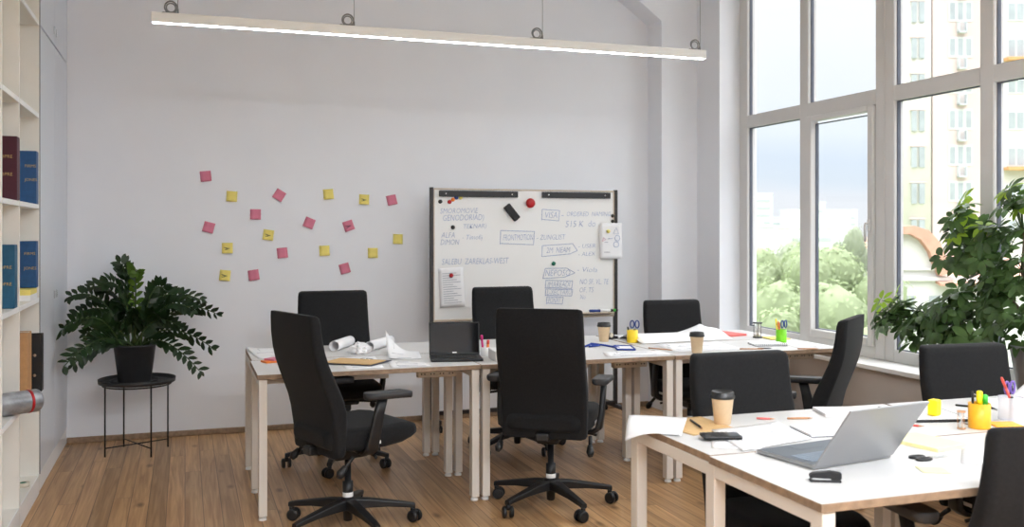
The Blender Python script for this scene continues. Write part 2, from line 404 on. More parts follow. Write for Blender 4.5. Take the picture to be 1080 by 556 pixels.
MB().box(-.03, -2.97, 0, .0, -.022, .080).build('plinth', 'shelf_w', bc)

def text_mesh(body, size, shear=0.0, thin=0.0, bold=0.0):
    cu = bpy.data.curves.new('writing_curve', 'FONT'); cu.body = body; cu.size = size; cu.shear = shear; cu.offset = bold - thin; cu.extrude = 0; cu.resolution_u = 2
    o = bpy.data.objects.new('writing_tmp', cu); COL.objects.link(o)
    dg = bpy.context.evaluated_depsgraph_get(); me = bpy.data.meshes.new_from_object(o.evaluated_get(dg))
    vs = [v.co.copy() for v in me.vertices]; fs = [tuple(p.vertices) for p in me.polygons]
    bpy.data.objects.remove(o); bpy.data.curves.remove(cu); bpy.data.meshes.remove(me)
    return vs, fs
def put_text(m, body, size, mtx, shear=0.0, thin=0.0, jig=0.0, bold=0.0):
    vs, fs = text_mesh(body, size, shear, thin, bold)
    m.add([mtx @ v for v in vs], fs)

def binder(x, y, z, w, d, h, cover, label, lines):
    """standing binder: cover face towards -y, spine to +x"""
    t = thing('binder', label, 'binder', (x, y, z), 0, 'binders on the left bookcase')
    m = MB(); m.box(0, 0, 0, w, .006, h, .002); m.box(0, d - .006, 0, w, d, h, .002); m.box(w - .006, .006, 0, w, d - .006, h, .002)
    m.build('cover', cover, t)
    MB().box(.004, .008, .004, w - .010, d - .008, h - .006).build('pages', 'paper', t)
    g = MB()
    for s, zz in lines: put_text(g, s, .022, Matrix.Translation((w * .30, -.0012, zz)) @ Matrix.Rotation(PI / 2, 4, 'X'), 0)
    g.build('lettering', 'gold', t, fixn=False)
    return t
ZS1, ZS2, ZS0 = 1.614, 1.094, .585
binder(-.886, 5.10, ZS1 + .001, .125, .085, .305, 'burg', 'burgundy binder with gold lettering, tallest on the upper shelf', [('COPRE', .20), ('COPRE', .115)])
binder(-.852, 5.80, ZS1 + .001, .082, .085, .290, 'bookblue', 'blue binder with gold lettering, right of the burgundy binder on the upper shelf', [('FIRMS', .20), ('JONES', .125)])
binder(-.886, 5.10, ZS2 + .001, .115, .085, .305, 'bookteal', 'teal binder on the lower shelf at the photo edge', [('COPRE', .19), ('COPRE', .11)])
binder(-.856, 5.80, ZS2 + .062, .085, .085, .255, 'bookblue', 'blue binder on the lower shelf, next to the grey cabinet', [('FIRMS', .18), ('JONES', .10)])
t = thing('notepad', 'small yellow and white pads lying under a blue binder on the shelf', 'notepad', (-.88, 5.62, ZS2 + .001))
MB().box(0, 0, 0, .105, .26, .03, .001).build('paper_stack', 'paper', t); MB().box(.004, .01, .030, .103, .25, .058, .001).build('note_block', 'yellow', t)
t = thing('cardboard_box', 'brown cardboard box standing on the low shelf behind the grey tube', 'box', (-.886, 5.60, ZS0 + .001))
MB().box(0, 0, 0, .10, .15, .34, .003).build('carton', 'card', t); MB().box(.0, .06, .3402, .10, .09, .3412).build('tape', 'beige_pl', t)
t = thing('lever_arch_file', 'black file standing at the right end of the low shelf', 'file', (-.828, 5.80, ZS0 + .001))
m = MB(); m.box(0, 0, 0, .085, .005, .315, .002); m.box(0, .07, 0, .085, .075, .315, .002); m.box(.079, .005, 0, .085, .07, .315, .002); m.build('cover', 'plastic', t)
MB().box(.004, .008, .004, .075, .067, .30).build('pages', 'paper', t)
m = MB(); m.cyl((.05, -.002, .09), (.05, .001, .09), .008); m.cyl((.05, -.002, .20), (.05, .001, .20), .008); m.build('rivet', 'chrome', t)
t = thing('poster_tube', 'grey rolled tube with a red band jutting out of the low shelf', 'tube', (0, 0, 0))
A, B = Vector((-1.05, 4.895, .642)), Vector((-.672, 5.165, .642)); d = (B - A).normalized()
m = MB(); m.tube([A, A + d * .05, B - d * .06, B - d * .015, B - d * .006, B], [.054, .055, .055, .055, .050, .044], 26); m.build('tube_body', 'tube', t)
MB().tube([B - d * .062, B - d * .048], .0562, 26).build('band', 'darkred', t)
t = thing('tape_roll', 'small roll of tape lying on the bottom shelf near the floor', 'tape', (-.815, 5.66, .106))
m = MB(); m.lathe([(.018, 0), (.032, 0), (.032, .022), (.018, .022), (.018, 0)], cap=False); m.build('roll', 'beige_pl', t); MB().lathe([(.016, .001), (.018, .001), (.018, .021), (.016, .021), (.016, .001)], cap=False).build('core', 'teal', t)

# ------------------------------------------------------------------ pendant lamp
def pendant(x0, x1, y, z, label, led='led'):
    t = thing('linear_pendant', label, 'lamp', ((x0 + x1) / 2, y, z)); L = (x1 - x0) / 2
    MB().box(-L, -.024, .004, L, .024, .058, .003).build('housing', 'lamp', t)
    MB().box(-L + .006, -.019, .0030, L - .006, .019, .0055).build('diffuser', led, t)
    for hx in (-L + .10, -L * .375, L * .31, L - .07):
        MB().cyl((hx + .035, 0, .058), (hx + .035, 0, CE - z), .0016, n=6).build('suspension_cable', 'wire', t)
        m = MB(); n = 18
        m.tube([(hx + .033 * math.cos(2 * PI * k / n), 0.004 * math.sin(k), .092 + .033 * math.sin(2 * PI * k / n)) for k in range(n)], .0045, 6, closed=True)
        m.tube([(hx + .024 * math.cos(2 * PI * k / n), .008, .092 + .024 * math.sin(2 * PI * k / n)) for k in range(n)], .0035, 6, closed=True)
        m.cyl((hx + .035, 0, .056), (hx + .035, 0, .085), .005, n=8); m.tube([(hx - .045, 0, .064), (hx + .035, 0, .064)], .002, 6)
        m.build('cable_loop', 'wire', t)
pendant(-.171, 3.21, 5.5, 2.586, 'long slim white linear pendant lamp hanging over the far desks')

pendant(-.171, 3.21, .4, 3.1, 'added fill lamp in pendant form, unseen, between the viewpoint and the front desk', 'led_fill')  # added above the frame to brighten the interior
pendant(-.171, 3.21, -1.4, 2.9, 'added fill lamp in pendant form, unseen, at the near end of the room', 'led_fill')  # added behind the camera as more fill light for the room

# ------------------------------------------------------------------ chairs
def ring3(poly, z): return [(a, b, z) for a, b in poly]
def make_chair():
    t = empty('office_chair')
    # star base with five legs and casters
    m = MB()
    m.lathe([(.030, .145), (.038, .14), (.042, .115), (.036, .085), (.024, .08), (.022, .035), (.018, .03)], n=20)
    for k in range(5):
        a = R(90 + 36 + 72 * k); c, s = math.cos(a), math.sin(a)
        rings = []
        for rr, w, zt, zb in ((.02, .052, .140, .088), (.10, .050, .134, .090), (.20, .042, .118, .086), (.30, .034, .100, .074), (.335, .030, .092, .068)):
            pts = rrect(w, zt - zb, .006, 2, 0, (zt + zb) / 2)
            rings.append([(c * rr - s * q, s * rr + c * q, z) for q, z in pts])
        m.loft(rings, True, False)
        m.cyl((c * .325, s * .325, .07), (c * .325, s * .325, .050), .012, n=10)
    star = m.build('star_base', 'plastic', t)
    for k in range(5):
        a = R(90 + 36 + 72 * k); c, s = math.cos(a), math.sin(a); sw = a + 1.1 + .7 * k; cc, ss = math.cos(sw), math.sin(sw)
        cx, cy = c * .325 + .012 * -ss, s * .325 + .012 * cc
        m = MB()
        for o in (-1, 1):
            m.tube([(cx + cc * o * .009, cy + ss * o * .009, .030), (cx + cc * o * .024, cy + ss * o * .024, .030), (cx + cc * o * .029, cy + ss * o * .029, .030)], [.030, .030, .022], 18)
        m.box(-.010, -.016, .040, .010, .016, .060, .004, mtx=Matrix.Translation((cx, cy, 0)) @ Matrix.Rotation(sw, 4, 'Z'))
        m.build('caster', 'plastic', star)
    m = MB(); m.lathe([(.026, .14), (.026, .225), (.016, .226), (.016, .42)], n=18); gl = m.build('gas_lift', 'plastic', t)
    MB().lathe([(.0262, .150), (.0265, .151), (.0265, .172), (.0262, .173)], n=18, cap=False).build('sticker_ring', 'tag', gl)
    # mechanism under the seat
    m = MB(); m.box(-.10, -.17, .395, .10, .15, .425, .012, 2); m.box(-.06, -.10, .345, .06, .09, .40, .014, 2); m.box(-.035, -.23, .385, .035, -.12, .43, .01, 2)
    m.tube([(.10, .02, .40), (.22, .02, .39), (.245, .015, .385)], .008, 8); m.tube([(-.10, .02, .40), (-.22, .02, .39), (-.245, .015, .385)], .008, 8)
    m.build('tilt_mechanism', 'plastic', t)
    for sx in (-1, 1):
        m = MB(); m.tube([(sx * .23, -.10, .40), (sx * .235, -.13, .375), (sx * .24, -.155, .35)], [.010, .010, .009], 8)
        m.tube([(sx * .237, -.145, .362), (sx * .242, -.172, .335), (sx * .245, -.185, .318)], [.014, .021, .012], 10)
        m.build('adjustment_lever', 'plastic', t)
    # seat: lofted front to back, waterfall front
    st = [(-.215, .30, .452, .500), (-.205, .36, .438, .515), (-.17, .43, .425, .532), (-.05, .470, .418, .530), (.08, .480, .420, .527), (.18, .475, .430, .530), (.24, .455, .446, .522), (.268, .42, .458, .508), (.278, .36, .47, .495)]
    rings = [[(a, y, z) for a, z in rrect(w, zt - zb, min(.035, (zt - zb) * .45), 4, 0, (zt + zb) / 2)] for y, w, zb, zt in st]
    m = MB(); m.loft(rings, True, True); seat = m.build('seat', 'fabric', t)
    MB().box(.2385, -.01, .447, .2412, .045, .462).build('maker_tag', 'tag', seat)
    # backrest
    st = [(.395, -.184, .40, .030), (.400, -.184, .435, .046), (.412, -.185, .448, .056), (.50, -.190, .452, .070), (.60, -.205, .455, .082), (.66, -.220, .456, .084), (.72, -.243, .457, .082), (.78, -.266, .458, .076), (.84, -.287, .458, .070), (.90, -.301, .457, .064), (.97, -.310, .454, .059), (1.04, -.314, .450, .055), (1.062, -.315, .444, .050), (1.070, -.316, .432, .040), (1.075, -.317, .405, .022)]
    rings = []
    for z, yb, w, th in st:
        rings.append([(a, b + yb + th / 2 - .0, z) for a, b in rrect(w, th, min(.022, th * .45), 4)])
    m = MB(); m.loft(rings, True, True); bk = m.build('backrest', 'fabric', t)
    # armrests
    for sx in (-1, 1):
        m = MB(); rings = []
        for z, x, y, w, d in ((.400, .215, -.02, .05, .070), (.43, .262, -.02, .036, .068), (.50, .275, -.01, .030, .062), (.60, .280, .01, .028, .056), (.675, .282, .03, .030, .052)):
            rings.append([(sx * (x + a), y + b, z) for a, b in rrect(w, d, .012, 3)])
        m.loft(rings, True, True); m.box(sx * .06, -.05, .402, sx * .235, .01, .418, .004)
        ar = m.build('armrest', 'plastic', t)
        pts = rrect(.090, .255, .040, 6, 0, 0); m = MB(); rings = []
        for z, s in ((.672, .80), (.678, .95), (.690, 1.0), (.700, .97), (.704, .85)):
            rings.append([(sx * .282 + a * s, .05 + b * (.9 + .1 * s) + 0, z + .010 * max(0, (b - .06)) / .06 * -1) for a, b in pts])
        m.loft(rings, True, True); m.build('arm_pad', 'plastic_matt', ar)
    return t
chair0 = make_chair(); used = [0]
def chair(x, y, face, lift, label, star=0.0, pad=0.0, armz=0.0):
    """face: compass angle (deg, from +x) the chair looks towards"""
    o = chair0 if used[0] == 0 else copy_tree(PROTO[0])
    if used[0] == 0:
        PROTO.append(copy_tree(chair0))
    used[0] += 1
    o.location = (x, y, 0); o.rotation_euler = (0, 0, R(face - 90)); tag(o, label, 'chair', 'black office chairs around the desks')
    for k in kids(o):
        nm = k.name.split('.')[0]
        if nm == 'star_base': k.rotation_euler = (0, 0, R(star))
        elif nm == 'gas_lift': pass
        else: k.location = (0, 0, lift)
        if nm == 'armrest':
            k.location = (0, 0, lift + armz)
            for p in kids(k): p.location = (0, pad, 0)
    return o
PROTO = []
chair(.765, 4.755, 20, 0, 'black high-back office chair turned sideways at the left end of the far desks', star=13, pad=.01)
chair(.92, 6.04, -90, 0, 'black office chair between the wall with sticky notes and the left far desk', star=17)
chair(1.850, 4.770, 57, 0, 'black high-back office chair seen squarely from behind in the middle of the floor', star=-30, pad=-.06)
chair(2.13, 6.12, -88, 0, 'black office chair directly in front of the whiteboard, beyond the far desks', star=-21)
chair(3.36, 5.95, -91, -.11, 'low black office chair in front of the corner pier, beyond the far desks')
chair(2.158, 3.14, -91, -.11, 'black office chair right behind the nearest paper cup, tucked under the front desk')
chair(3.095, 4.36, 130, -.055, 'black office chair in side view near the windows, between the front and far desks', star=20)
chair(3.30, 3.135, -94, -.12, 'black office chair beneath the umbrella plant, tucked under the front desk')
chair(2.345, 2.285, 79, -.145, 'black office chair at the right photo edge, on the near side of the front desk', pad=-.03, armz=.085)
for o in [PROTO[0]]:
    def kill(x):
        for k in kids(x): kill(k)
        bpy.data.objects.remove(x)
    kill(o)

# ------------------------------------------------------------------ desks
LX, DY, TOP = 1.175, 1.165, .74
def make_desk():
    t = empty('office_desk')
    for a, b, sh in ((0, .578, 0), (.585, DY, .010)):
        m = MB(); m.box(sh, a, TOP - .024, LX, b, TOP, .0015)
        o = m.build('tabletop', ['ply', 'lam'], t)
        for p in o.data.polygons:
            if p.normal.z > .9: p.material_index = 1
    for xx in (.007, LX - .007 - .042):
        MB().box(xx + .001, .010, TOP - .066, xx + .041, DY - .01, TOP - .0245, .002).build('frame_rail', 'desk_metal', t)
        for yy in (.006, .555, DY - .006 - .054):
            lg = MB().box(xx, yy, .022, xx + .042, yy + .054, TOP - .025, .0025).build('leg', 'desk_metal', t)
            MB().lathe([(.010, .024), (.011, .014), (.020, .012), (.021, 0)], (xx + .021, yy + .027, 0), 14).build('foot', 'tag', lg)
    m = MB(); m.box(.075, .40, TOP - .080, LX - .075, .405, TOP - .0245); m.box(.075, .40, TOP - .084, LX - .075, .56, TOP - .080); m.box(.075, .545, TOP - .08, LX - .075, .55, TOP - .0245)
    m.build('cable_tray', 'desk_metal', t)
    MB().box(.05, .150, TOP - .070, .70, .180, TOP - .0245, .002).build('support_rail', 'desk_metal', t)
    m = MB(); m.box(LX - .31, .172, TOP - .082, LX - .09, .212, TOP - .042, .004)
    ss = m.build('socket_strip', 'beige_pl', t)
    m = MB()
    for k in range(4):
        for dx in (-.009, .009): m.cyl((LX - .28 + .053 * k + dx, .1705, TOP - .062), (LX - .28 + .053 * k + dx, .173, TOP - .062), .0042, n=8)
    m.build('socket_hole', 'plug', ss)
    return t
desk0 = make_desk()
dspec = [(.345, 4.965, 'white office desk with plywood edge, leftmost of the far row, below the sticky notes'),
         (1.525, 4.965, 'white office desk with plywood edge, middle of the far row, before the whiteboard'),
         (2.705, 4.965, 'white office desk with plywood edge, window end of the far row'),
         (1.593, 2.128, 'white front desk with plywood edge carrying the silver laptop'),
         (2.773, 2.128, 'white front desk at the right photo edge, carrying the orange pen cup')]
first = True
desks = []
for x, y, lb in dspec:
    o = desk0 if first else copy_tree(desk0); first = False
    o.location = (x, y, 0); tag(o, lb, 'desk', 'white bench desks'); desks.append(o)
T = TOP + .0004

# ------------------------------------------------------------------ whiteboard on a rolling stand
wb = thing('whiteboard', 'large mobile whiteboard covered in blue handwriting against the end wall', 'whiteboard', (1.735, 6.965, 0))
BW, BZ0, BZ1 = 1.535, .80, 1.785
MB().box(.030, .002, BZ0, BW - .030, .020, BZ1, .002).build('panel', 'board', wb)
m = MB(); m.box(.028, -.004, BZ1 - .006, BW - .028, .024, BZ1 + .006, .002); m.box(.028, -.004, BZ0 - .012, BW - .028, .024, BZ0 + .004, .002)
m.box(.024, -.004, BZ0, .034, .024, BZ1, .002); m.box(BW - .034, -.004, BZ0, BW - .024, .024, BZ1, .002); m.build('panel_frame', 'boardframe', wb)
for x in (0, BW - .024):
    m = MB(); m.box(x, -.012, .075, x + .024, .030, BZ1 + .012, .003); m.build('post', 'postgrey', wb)
    ft = MB().box(x - .004, -.24, .060, x + .028, .24, .092, .004).build('foot', 'postgrey', wb)
    for yy in (-.22, .22):
        m = MB()
        for o in (-1, 1): m.cyl((x + .012 + o * .008, yy, .027), (x + .012 + o * .020, yy, .027), .027, n=16)
        m.box(x + .002, yy - .014, .035, x + .022, yy + .014, .062, .003); m.build('caster', 'plastic', ft)
MB().box(.02, -.006, .085, BW - .02, .024, .115, .003).build('crossbar', 'postgrey', wb)
for a, b in ((.067, .690), (.89, 1.47)):
    m = MB(); m.box(a, -.020, BZ1 - .058, b, .002, BZ1 - .012, .003); c = m.build('paper_clamp', 'plastic_matt', wb)
    m = MB(); m.ball((a + .05, -.021, BZ1 - .035), .007, 8); m.ball((b - .05, -.021, BZ1 - .035), .007, 8); m.build('screw', 'chrome', c)
MB().box(1.18, -.062, BZ0 + .020, BW - .05, .002, BZ0 + .028, .002).build('pen_tray', 'boardframe', wb)
wr = MB()
YI = -.0008
def wtxt(s, x, z, size, thin=.0, rot=0): put_text(wr, s, size, Matrix.Translation((x, YI, z)) @ Matrix.Rotation(PI / 2, 4, 'X') @ Matrix.Rotation(R(rot), 4, 'Z'), .25, thin)
def wline(pts):
    for p, q in zip(pts[:-1], pts[1:]):
        p = Vector((p[0], 0, p[1])); q = Vector((q[0], 0, q[1])); d = q - p
        if d.length < 1e-6: continue
        nrm = Vector((-d.z, 0, d.x)).normalized() * .0022
        wr.add([(a.x, YI, a.z) for a in (p - nrm, q - nrm, q + nrm, p + nrm)], [(0, 1, 2, 3)])
def wbox(x0, z0, x1, z1, j=.008):
    wline([(x0, z0 + j), (x1 - j, z0 - j * .4), (x1, z1 - j), (x0 + j * .5, z1), (x0, z0)])
def wt(w, x0, x1, z, h, rot=0):
    # lettering of height h fitted between x0 and x1
    vs_, fs_ = text_mesh(w, 1.0, .2, .016); W0 = max(v.x for v in vs_) - min(v.x for v in vs_); mn = min(v.x for v in vs_)
    wr.add([(x0 + ((v.x - mn) / W0 * (x1 - x0)) * math.cos(R(rot)) - v.y * h / .7 * math.sin(R(rot)), YI, z + v.y * h / .7 + (v.x - mn) / W0 * (x1 - x0) * math.sin(R(rot))) for v in vs_], fs_)
wt('SMOROMOVIE', .078, .375, 1.600, .040, 1); wt('GENODORIAD)', .10, .42, 1.545, .046, 1.5); wt('TEKNAR)', .26, .44, 1.488, .034, 2)
wt('ALFA', .085, .19, 1.418, .042); wt('DIMON', .08, .225, 1.365, .042); wt('- Timofij', .25, .41, 1.405, .036)
wt('SALEBU  ZAREKLAS-WEST', .09, .62, 1.215, .046, .6)
wt('FRONTMOTION', .575, .82, 1.395, .048, 1); wbox(.55, 1.366, .83, 1.473)
wt('VISA', .92, 1.02, 1.570, .050); wbox(.89, 1.552, 1.04, 1.638); wt('-', 1.055, 1.075, 1.575, .05); wt('ORDERED  NAMING', 1.10, 1.48, 1.585, .036, .5)
wt('515 K  do', 1.09, 1.345, 1.500, .050, 1)
wt('- ZUNGLIST', .85, 1.09, 1.400, .040, 1)
wt('2M  NEAM', .93, 1.13, 1.298, .044, 1); wline([(.89, 1.27), (1.13, 1.29), (1.19, 1.315), (1.15, 1.37), (.895, 1.355), (.89, 1.27)]); wt('- USER', 1.20, 1.345, 1.335, .032, 1); wt('- ALEX', 1.20, 1.345, 1.272, .032, 1)
wt('NEPOSO', .92, 1.13, 1.118, .050); wline([(.90, 1.10), (1.08, 1.107), (1.17, 1.14), (1.10, 1.178), (.92, 1.178), (.90, 1.10)]); wt('- Viola', 1.19, 1.36, 1.148, .040, -2)
wt('IMAREADI', .94, 1.13, 1.032, .042); wbox(.92, 1.022, 1.15, 1.085); wt('L-XECTARU', .935, 1.14, .972, .040); wbox(.92, .962, 1.15, 1.018); wt('PONAY', .945, 1.05, .908, .042); wbox(.93, .90, 1.07, .958)
wt('NO SF, VL, TE', 1.21, 1.46, 1.050, .042, -1); wt('OF, TS', 1.21, 1.33, .985, .040); wt('No', 1.215, 1.26, .930, .040)
wr.build('handwriting', 'ink', wb, fixn=False)

# ------------------------------------------------------------------ magnets, papers, eraser, markers on the board
BX, BY = 1.735, 6.965
def on_board(x, z): return (BX + x, BY, z)
def magnet(x, z, r, mt, lb, h=.012):
    m = MB(); m.tube([(0, .0015, 0), (0, -.004, 0), (0, -h * .7, 0), (0, -h, 0)], [r, r, r * .85, r * .5], 16)
    tag(m.build('magnet', mt, loc=on_board(x, z)), lb, 'magnet', 'magnets on the whiteboard')
magnet(.078, 1.690, .016, 'plug', 'round black magnet at the upper left of the whiteboard')
magnet(.150, 1.688, .016, 'darkred', 'small red magnet touching the orange one, upper left of the whiteboard')
magnet(.176, 1.706, .015, 'orange', 'orange magnet beside the small red one on the whiteboard')
magnet(.203, 1.722, .016, 'blue', 'blue magnet just under the left clamp of the whiteboard')
magnet(.236, 1.722, .015, 'yellow', 'yellow magnet just under the left clamp of the whiteboard')
magnet(.176, 1.497, .016, 'plug', 'black magnet in the middle of the left-hand writing')
magnet(.99, 1.215, .017, 'teal', 'green magnet on the right half of the whiteboard')
magnet(1.495, 1.590, .014, 'plug', 'upper of two black magnets at the right rim of the whiteboard')
magnet(1.495, 1.548, .014, 'plug', 'lower of two black magnets at the right rim, above the pinned drawing')
m = MB(); m.ball((0, -.022, 0), .038, 18, (1, .62, 1)); tag(m.build('magnet', 'darkred', loc=on_board(.79, 1.685)), 'big glossy red magnet at the top middle of the whiteboard', 'magnet', 'magnets on the whiteboard')
t = thing('board_eraser', 'black felt eraser sticking tilted to the top of the whiteboard', 'eraser', on_board(.64, 1.612)); t.rotation_euler = (0, R(50), 0)
MB().box(-.07, -.034, -.028, .07, -.010, .028, .006, 2).build('grip', 'plastic', t); MB().box(-.068, -.010, -.026, .068, .0012, .026, .002).build('felt', 'fabric', t)
def pinned(x, z, w, h, lb, mt, mags, marks):
    t = thing('paper_sheet', lb, 'paper', on_board(x, z)); t.rotation_euler = (0, R(mt), 0)
    MB().sheet(lambda u, v: (u * w, -.002 - .006 * (1 - v) ** 2 - .003 * math.sin(u * 3), v * h), 6, 10, .0006).build('sheet', 'paper', t)
    m = MB()
    for (a, b, c, d2) in marks:
        yy = -.0033 - .006 * (1 - b / h) ** 2 - .003 * math.sin(a / w * 3) - .0015; m.add([(a, yy, b), (a + c, yy - .001, b), (a + c, yy - .001, b + d2), (a, yy, b + d2)], [(0, 1, 2, 3)])
    m.build('print', 'paperprint', t, fixn=False)
    return t
pinned(.075, .893, .195, .295, 'printed sheet held by a red magnet at the lower left of the whiteboard', -3, None, [(.03, .03 + .017 * k, .14 - .03 * (k % 3), .005) for k in range(14)])
magnet(.162, 1.135, .017, 'darkred', 'red magnet holding the printed sheet on the whiteboard', .024)
t = pinned(1.375, 1.248, .195, .285, 'white sheet with small drawings hanging over the right post of the whiteboard', 0, None, [(.035, .05, .05, .006), (.04, .13, .03, .005)]); t.location.y -= .0135
m = MB()
for k, (cx, cz, r) in enumerate(((.140, .115, .022), (.150, .165, .022))):
    n = 14; m.tube([(cx + r * math.cos(2 * PI * q / n), -.011, cz + r * math.sin(2 * PI * q / n)) for q in range(n)], .002, 5, closed=True)
m.tube([(.115, -.011, .20), (.14, -.011, .25), (.16, -.011, .20)], .002, 5, closed=True); m.tube([(.07, -.011, .16), (.11, -.011, .165)], .002, 5)
m.build('drawing', 'ink', t)
m = MB(); m.tube([(.02, -.011, .14), (.05, -.011, .155), (.03, -.011, .17)], .002, 5, closed=True); m.build('drawing', 'pink', t)
magnet(1.448, 1.467, .017, 'yellow', 'yellow magnet holding the sheet of drawings on the whiteboard', .040)
for i, (x, mt, lb, l) in enumerate(((1.33, 'blue', 'blue marker pen on the tray at the lower right of the whiteboard', .10), (1.425, 'tag', 'white marker pen on the tray at the lower right of the whiteboard', .11), (1.505, 'hl_g', 'green marker stub at the right end of the whiteboard tray', .035))):
    t = thing('marker_pen', lb, 'marker', (BX + x, BY - .035, BZ0 + .040), 0, 'markers on the board tray')
    MB().tube([(-l / 2, 0, 0), (l / 2 - .02, 0, 0)], .011, 10).build('barrel', mt, t); MB().tube([(l / 2 - .02, 0, 0), (l / 2, 0, 0)], [.0115, .010], 10).build('cap', 'blue' if i == 0 else 'plug', t)

# ------------------------------------------------------------------ sticky notes on the end wall
NOTES = [('p', .142, 1.864, 'topmost pink sticky note, alone at the upper left of the wall', -6, 0), ('y', .323, 1.721, 'yellow sticky note just below and right of the topmost pink one', 4, 0),
 ('p', .66, 1.734, 'pink sticky note tilted like a diamond in the upper middle', 32, 0), ('y', 1.02, 1.746, 'highest yellow sticky note, above the left far chair', -5, 0),
 ('y', 1.289, 1.709, 'yellow sticky note with scribbles, left of the upper right pink one', 3, 1), ('p', 1.502, 1.707, 'pink sticky note nearest the whiteboard top', -12, 0),
 ('p', .49, 1.591, 'upright pink sticky note right of the first yellow one', 1, 0), ('p', .878, 1.529, 'pink sticky note turned askew near the middle of the cluster', 22, 0),
 ('y', .581, 1.44, 'scribbled yellow sticky note below the upright pink one', 8, 1), ('p', 1.171, 1.509, 'pink sticky note with a dark mark, right of the askew pink one', -18, 1),
 ('p', .163, 1.495, 'leftmost pink sticky note at mid height', 15, 0), ('y', 1.55, 1.407, 'rightmost yellow sticky note, close to the whiteboard post', 2, 0),
 ('y', .292, 1.345, 'yellow sticky note below the leftmost pink one', 0, 1), ('p', .682, 1.307, 'pink sticky note under the scribbled yellow one', -5, 0),
 ('y', .991, 1.322, 'yellow sticky note directly above the left far chair backrest', -2, 0), ('y', 1.356, 1.302, 'yellow sticky note left and below the rightmost yellow one', 0, 0),
 ('y', .275, 1.147, 'lowest yellow sticky note with one curled corner, above the potted plant', 6, 1), ('p', .477, 1.146, 'lowest left pink sticky note beside the curled yellow one', -8, 0),
 ('p', 1.142, 1.186, 'lowest right pink sticky note just over a chair back', -15, 0)]
for c, x, z, lb, rot, scr in NOTES:
    w = .076; curl = .010 + .006 * scr
    m = MB().sheet(lambda u, v: ((u - .5) * w, -.001 - curl * (1 - v) ** 2, (v - .5) * w), 3, 6, .0005)
    o = m.build('sticky_note', 'pink' if c == 'p' else 'yellow', loc=(x, YB - .0005, z), rot=(0, R(rot), 0))
    tag(o, lb, 'sticky note', 'sticky notes on the end wall')
    if scr:
        m = MB(); m.tube([(-.02 + .012 * (k % 4) - .004 * (k // 4), -.008 - .003 * (k < 4), -.012 + .008 * (k // 2 % 3)) for k in range(7)], .0016, 5); m.build('scribble', 'navy', o)

# ------------------------------------------------------------------ plant on the tray table
ps = thing('tray_table', 'round black metal tray table on thin crossed legs in the left corner', 'side table', (-.300, 6.82, 0), R(18))
m = MB(); m.lathe([(0.001, .462), (.225, .462), (.240, .466), (.243, .492), (.240, .492), (.234, .470), (.222, .467), (0.001, .467)], n=40, cap=False); m.build('tray', 'tray', ps)
for k in range(4):
    a = R(8 + 90 * k); MB().cyl((.212 * math.cos(a), .212 * math.sin(a), 0), (.212 * math.cos(a), .212 * math.sin(a), .47), .0055, n=10).build('leg', 'tray', ps)
for k in range(2):
    a = R(8 + 90 * k); z = .055; MB().cyl((.212 * math.cos(a), .212 * math.sin(a), z), (-.212 * math.cos(a), -.212 * math.sin(a), z + .001), .004, n=8).build('cross_bar', 'tray', ps)
m = MB(); n = 40; m.tube([(.214 * math.cos(2 * PI * k / n), .214 * math.sin(2 * PI * k / n), .452) for k in range(n)], .005, 8, closed=True); m.build('ring', 'tray', ps)

def leaf(m, base, d, up, L, W, fold=.25, droop=.15):
    d = d.normalized(); s = d.cross(up)
    s = s.normalized() if s.length > 1e-5 else d.orthogonal().normalized()
    nn = s.cross(d).normalized()
    ps_ = []
    for f, w in ((0, .05), (.25, .75), (.55, 1.0), (.82, .62), (1.0, 0.02)):
        c = base + d * L * f - nn * droop * L * f * f
        ps_.append((c - s * W / 2 * w + nn * fold * W / 2 * w, c, c + s * W / 2 * w + nn * fold * W / 2 * w))
    vs = [p for r in ps_ for p in r]; fs = []
    for i in range(len(ps_) - 1):
        a = 3 * i; fs += [(a, a + 1, a + 4, a + 3), (a + 1, a + 2, a + 5, a + 4)]
    m.add(vs, fs, True)
zz = thing('potted_plant', 'dark green arching houseplant in a charcoal pot on the round black table', 'plant', (-.315, 6.82, .4675))
m = MB(); m.lathe([(.001, 0), (.098, 0), (.102, .006), (.132, .238), (.138, .240), (.138, .252), (.128, .252), (.124, .225), (.001, .222)], n=36, cap=False); pot = m.build('pot', 'pot', zz)
MB().lathe([(.001, .228), (.124, .228), (.124, .222), (.001, .222)], n=30, cap=False).build('soil', 'soil', zz)
MB().lathe([(.001, .0005), (.150, .0005), (.156, .016), (.150, .016), (.146, .004), (.001, .003)], n=36, cap=False).build('saucer', 'tray', zz)
k_ = .0063
fr = [(-16, -84, .02, .55, 0), (-7, -72, .05, .5, 0), (2, -78, -.06, .4, 1), (30, -60, .02, .4, 0), (80, 2, -.05, 1.5, 0), (86, -32, .03, 1.0, 0), (68, 26, -.12, .9, 0), (-68, -52, -.02, .6, 0), (-64, 10, -.50, 1.3, 0), (-66, -26, -.44, 1.0, 0), (-84, -24, -.02, .9, 0),
      (-50, -60, .06, .5, 0), (52, -48, .08, .8, 0), (-60, 14, -.18, 1.0, 0), (-30, -66, -.1, .4, 0), (46, -22, -.14, .7, 0), (-48, -16, -.15, .8, 0), (-22, -40, .16, .5, 0), (70, -46, .1, .9, 0), (28, -30, -.16, .6, 0), (60, -38, -.1, .9, 0), (-10, -26, -.2, .6, 0), (10, -28, -.18, .6, 0), (-58, -34, .10, .7, 0)]
rnd = random.Random(3)
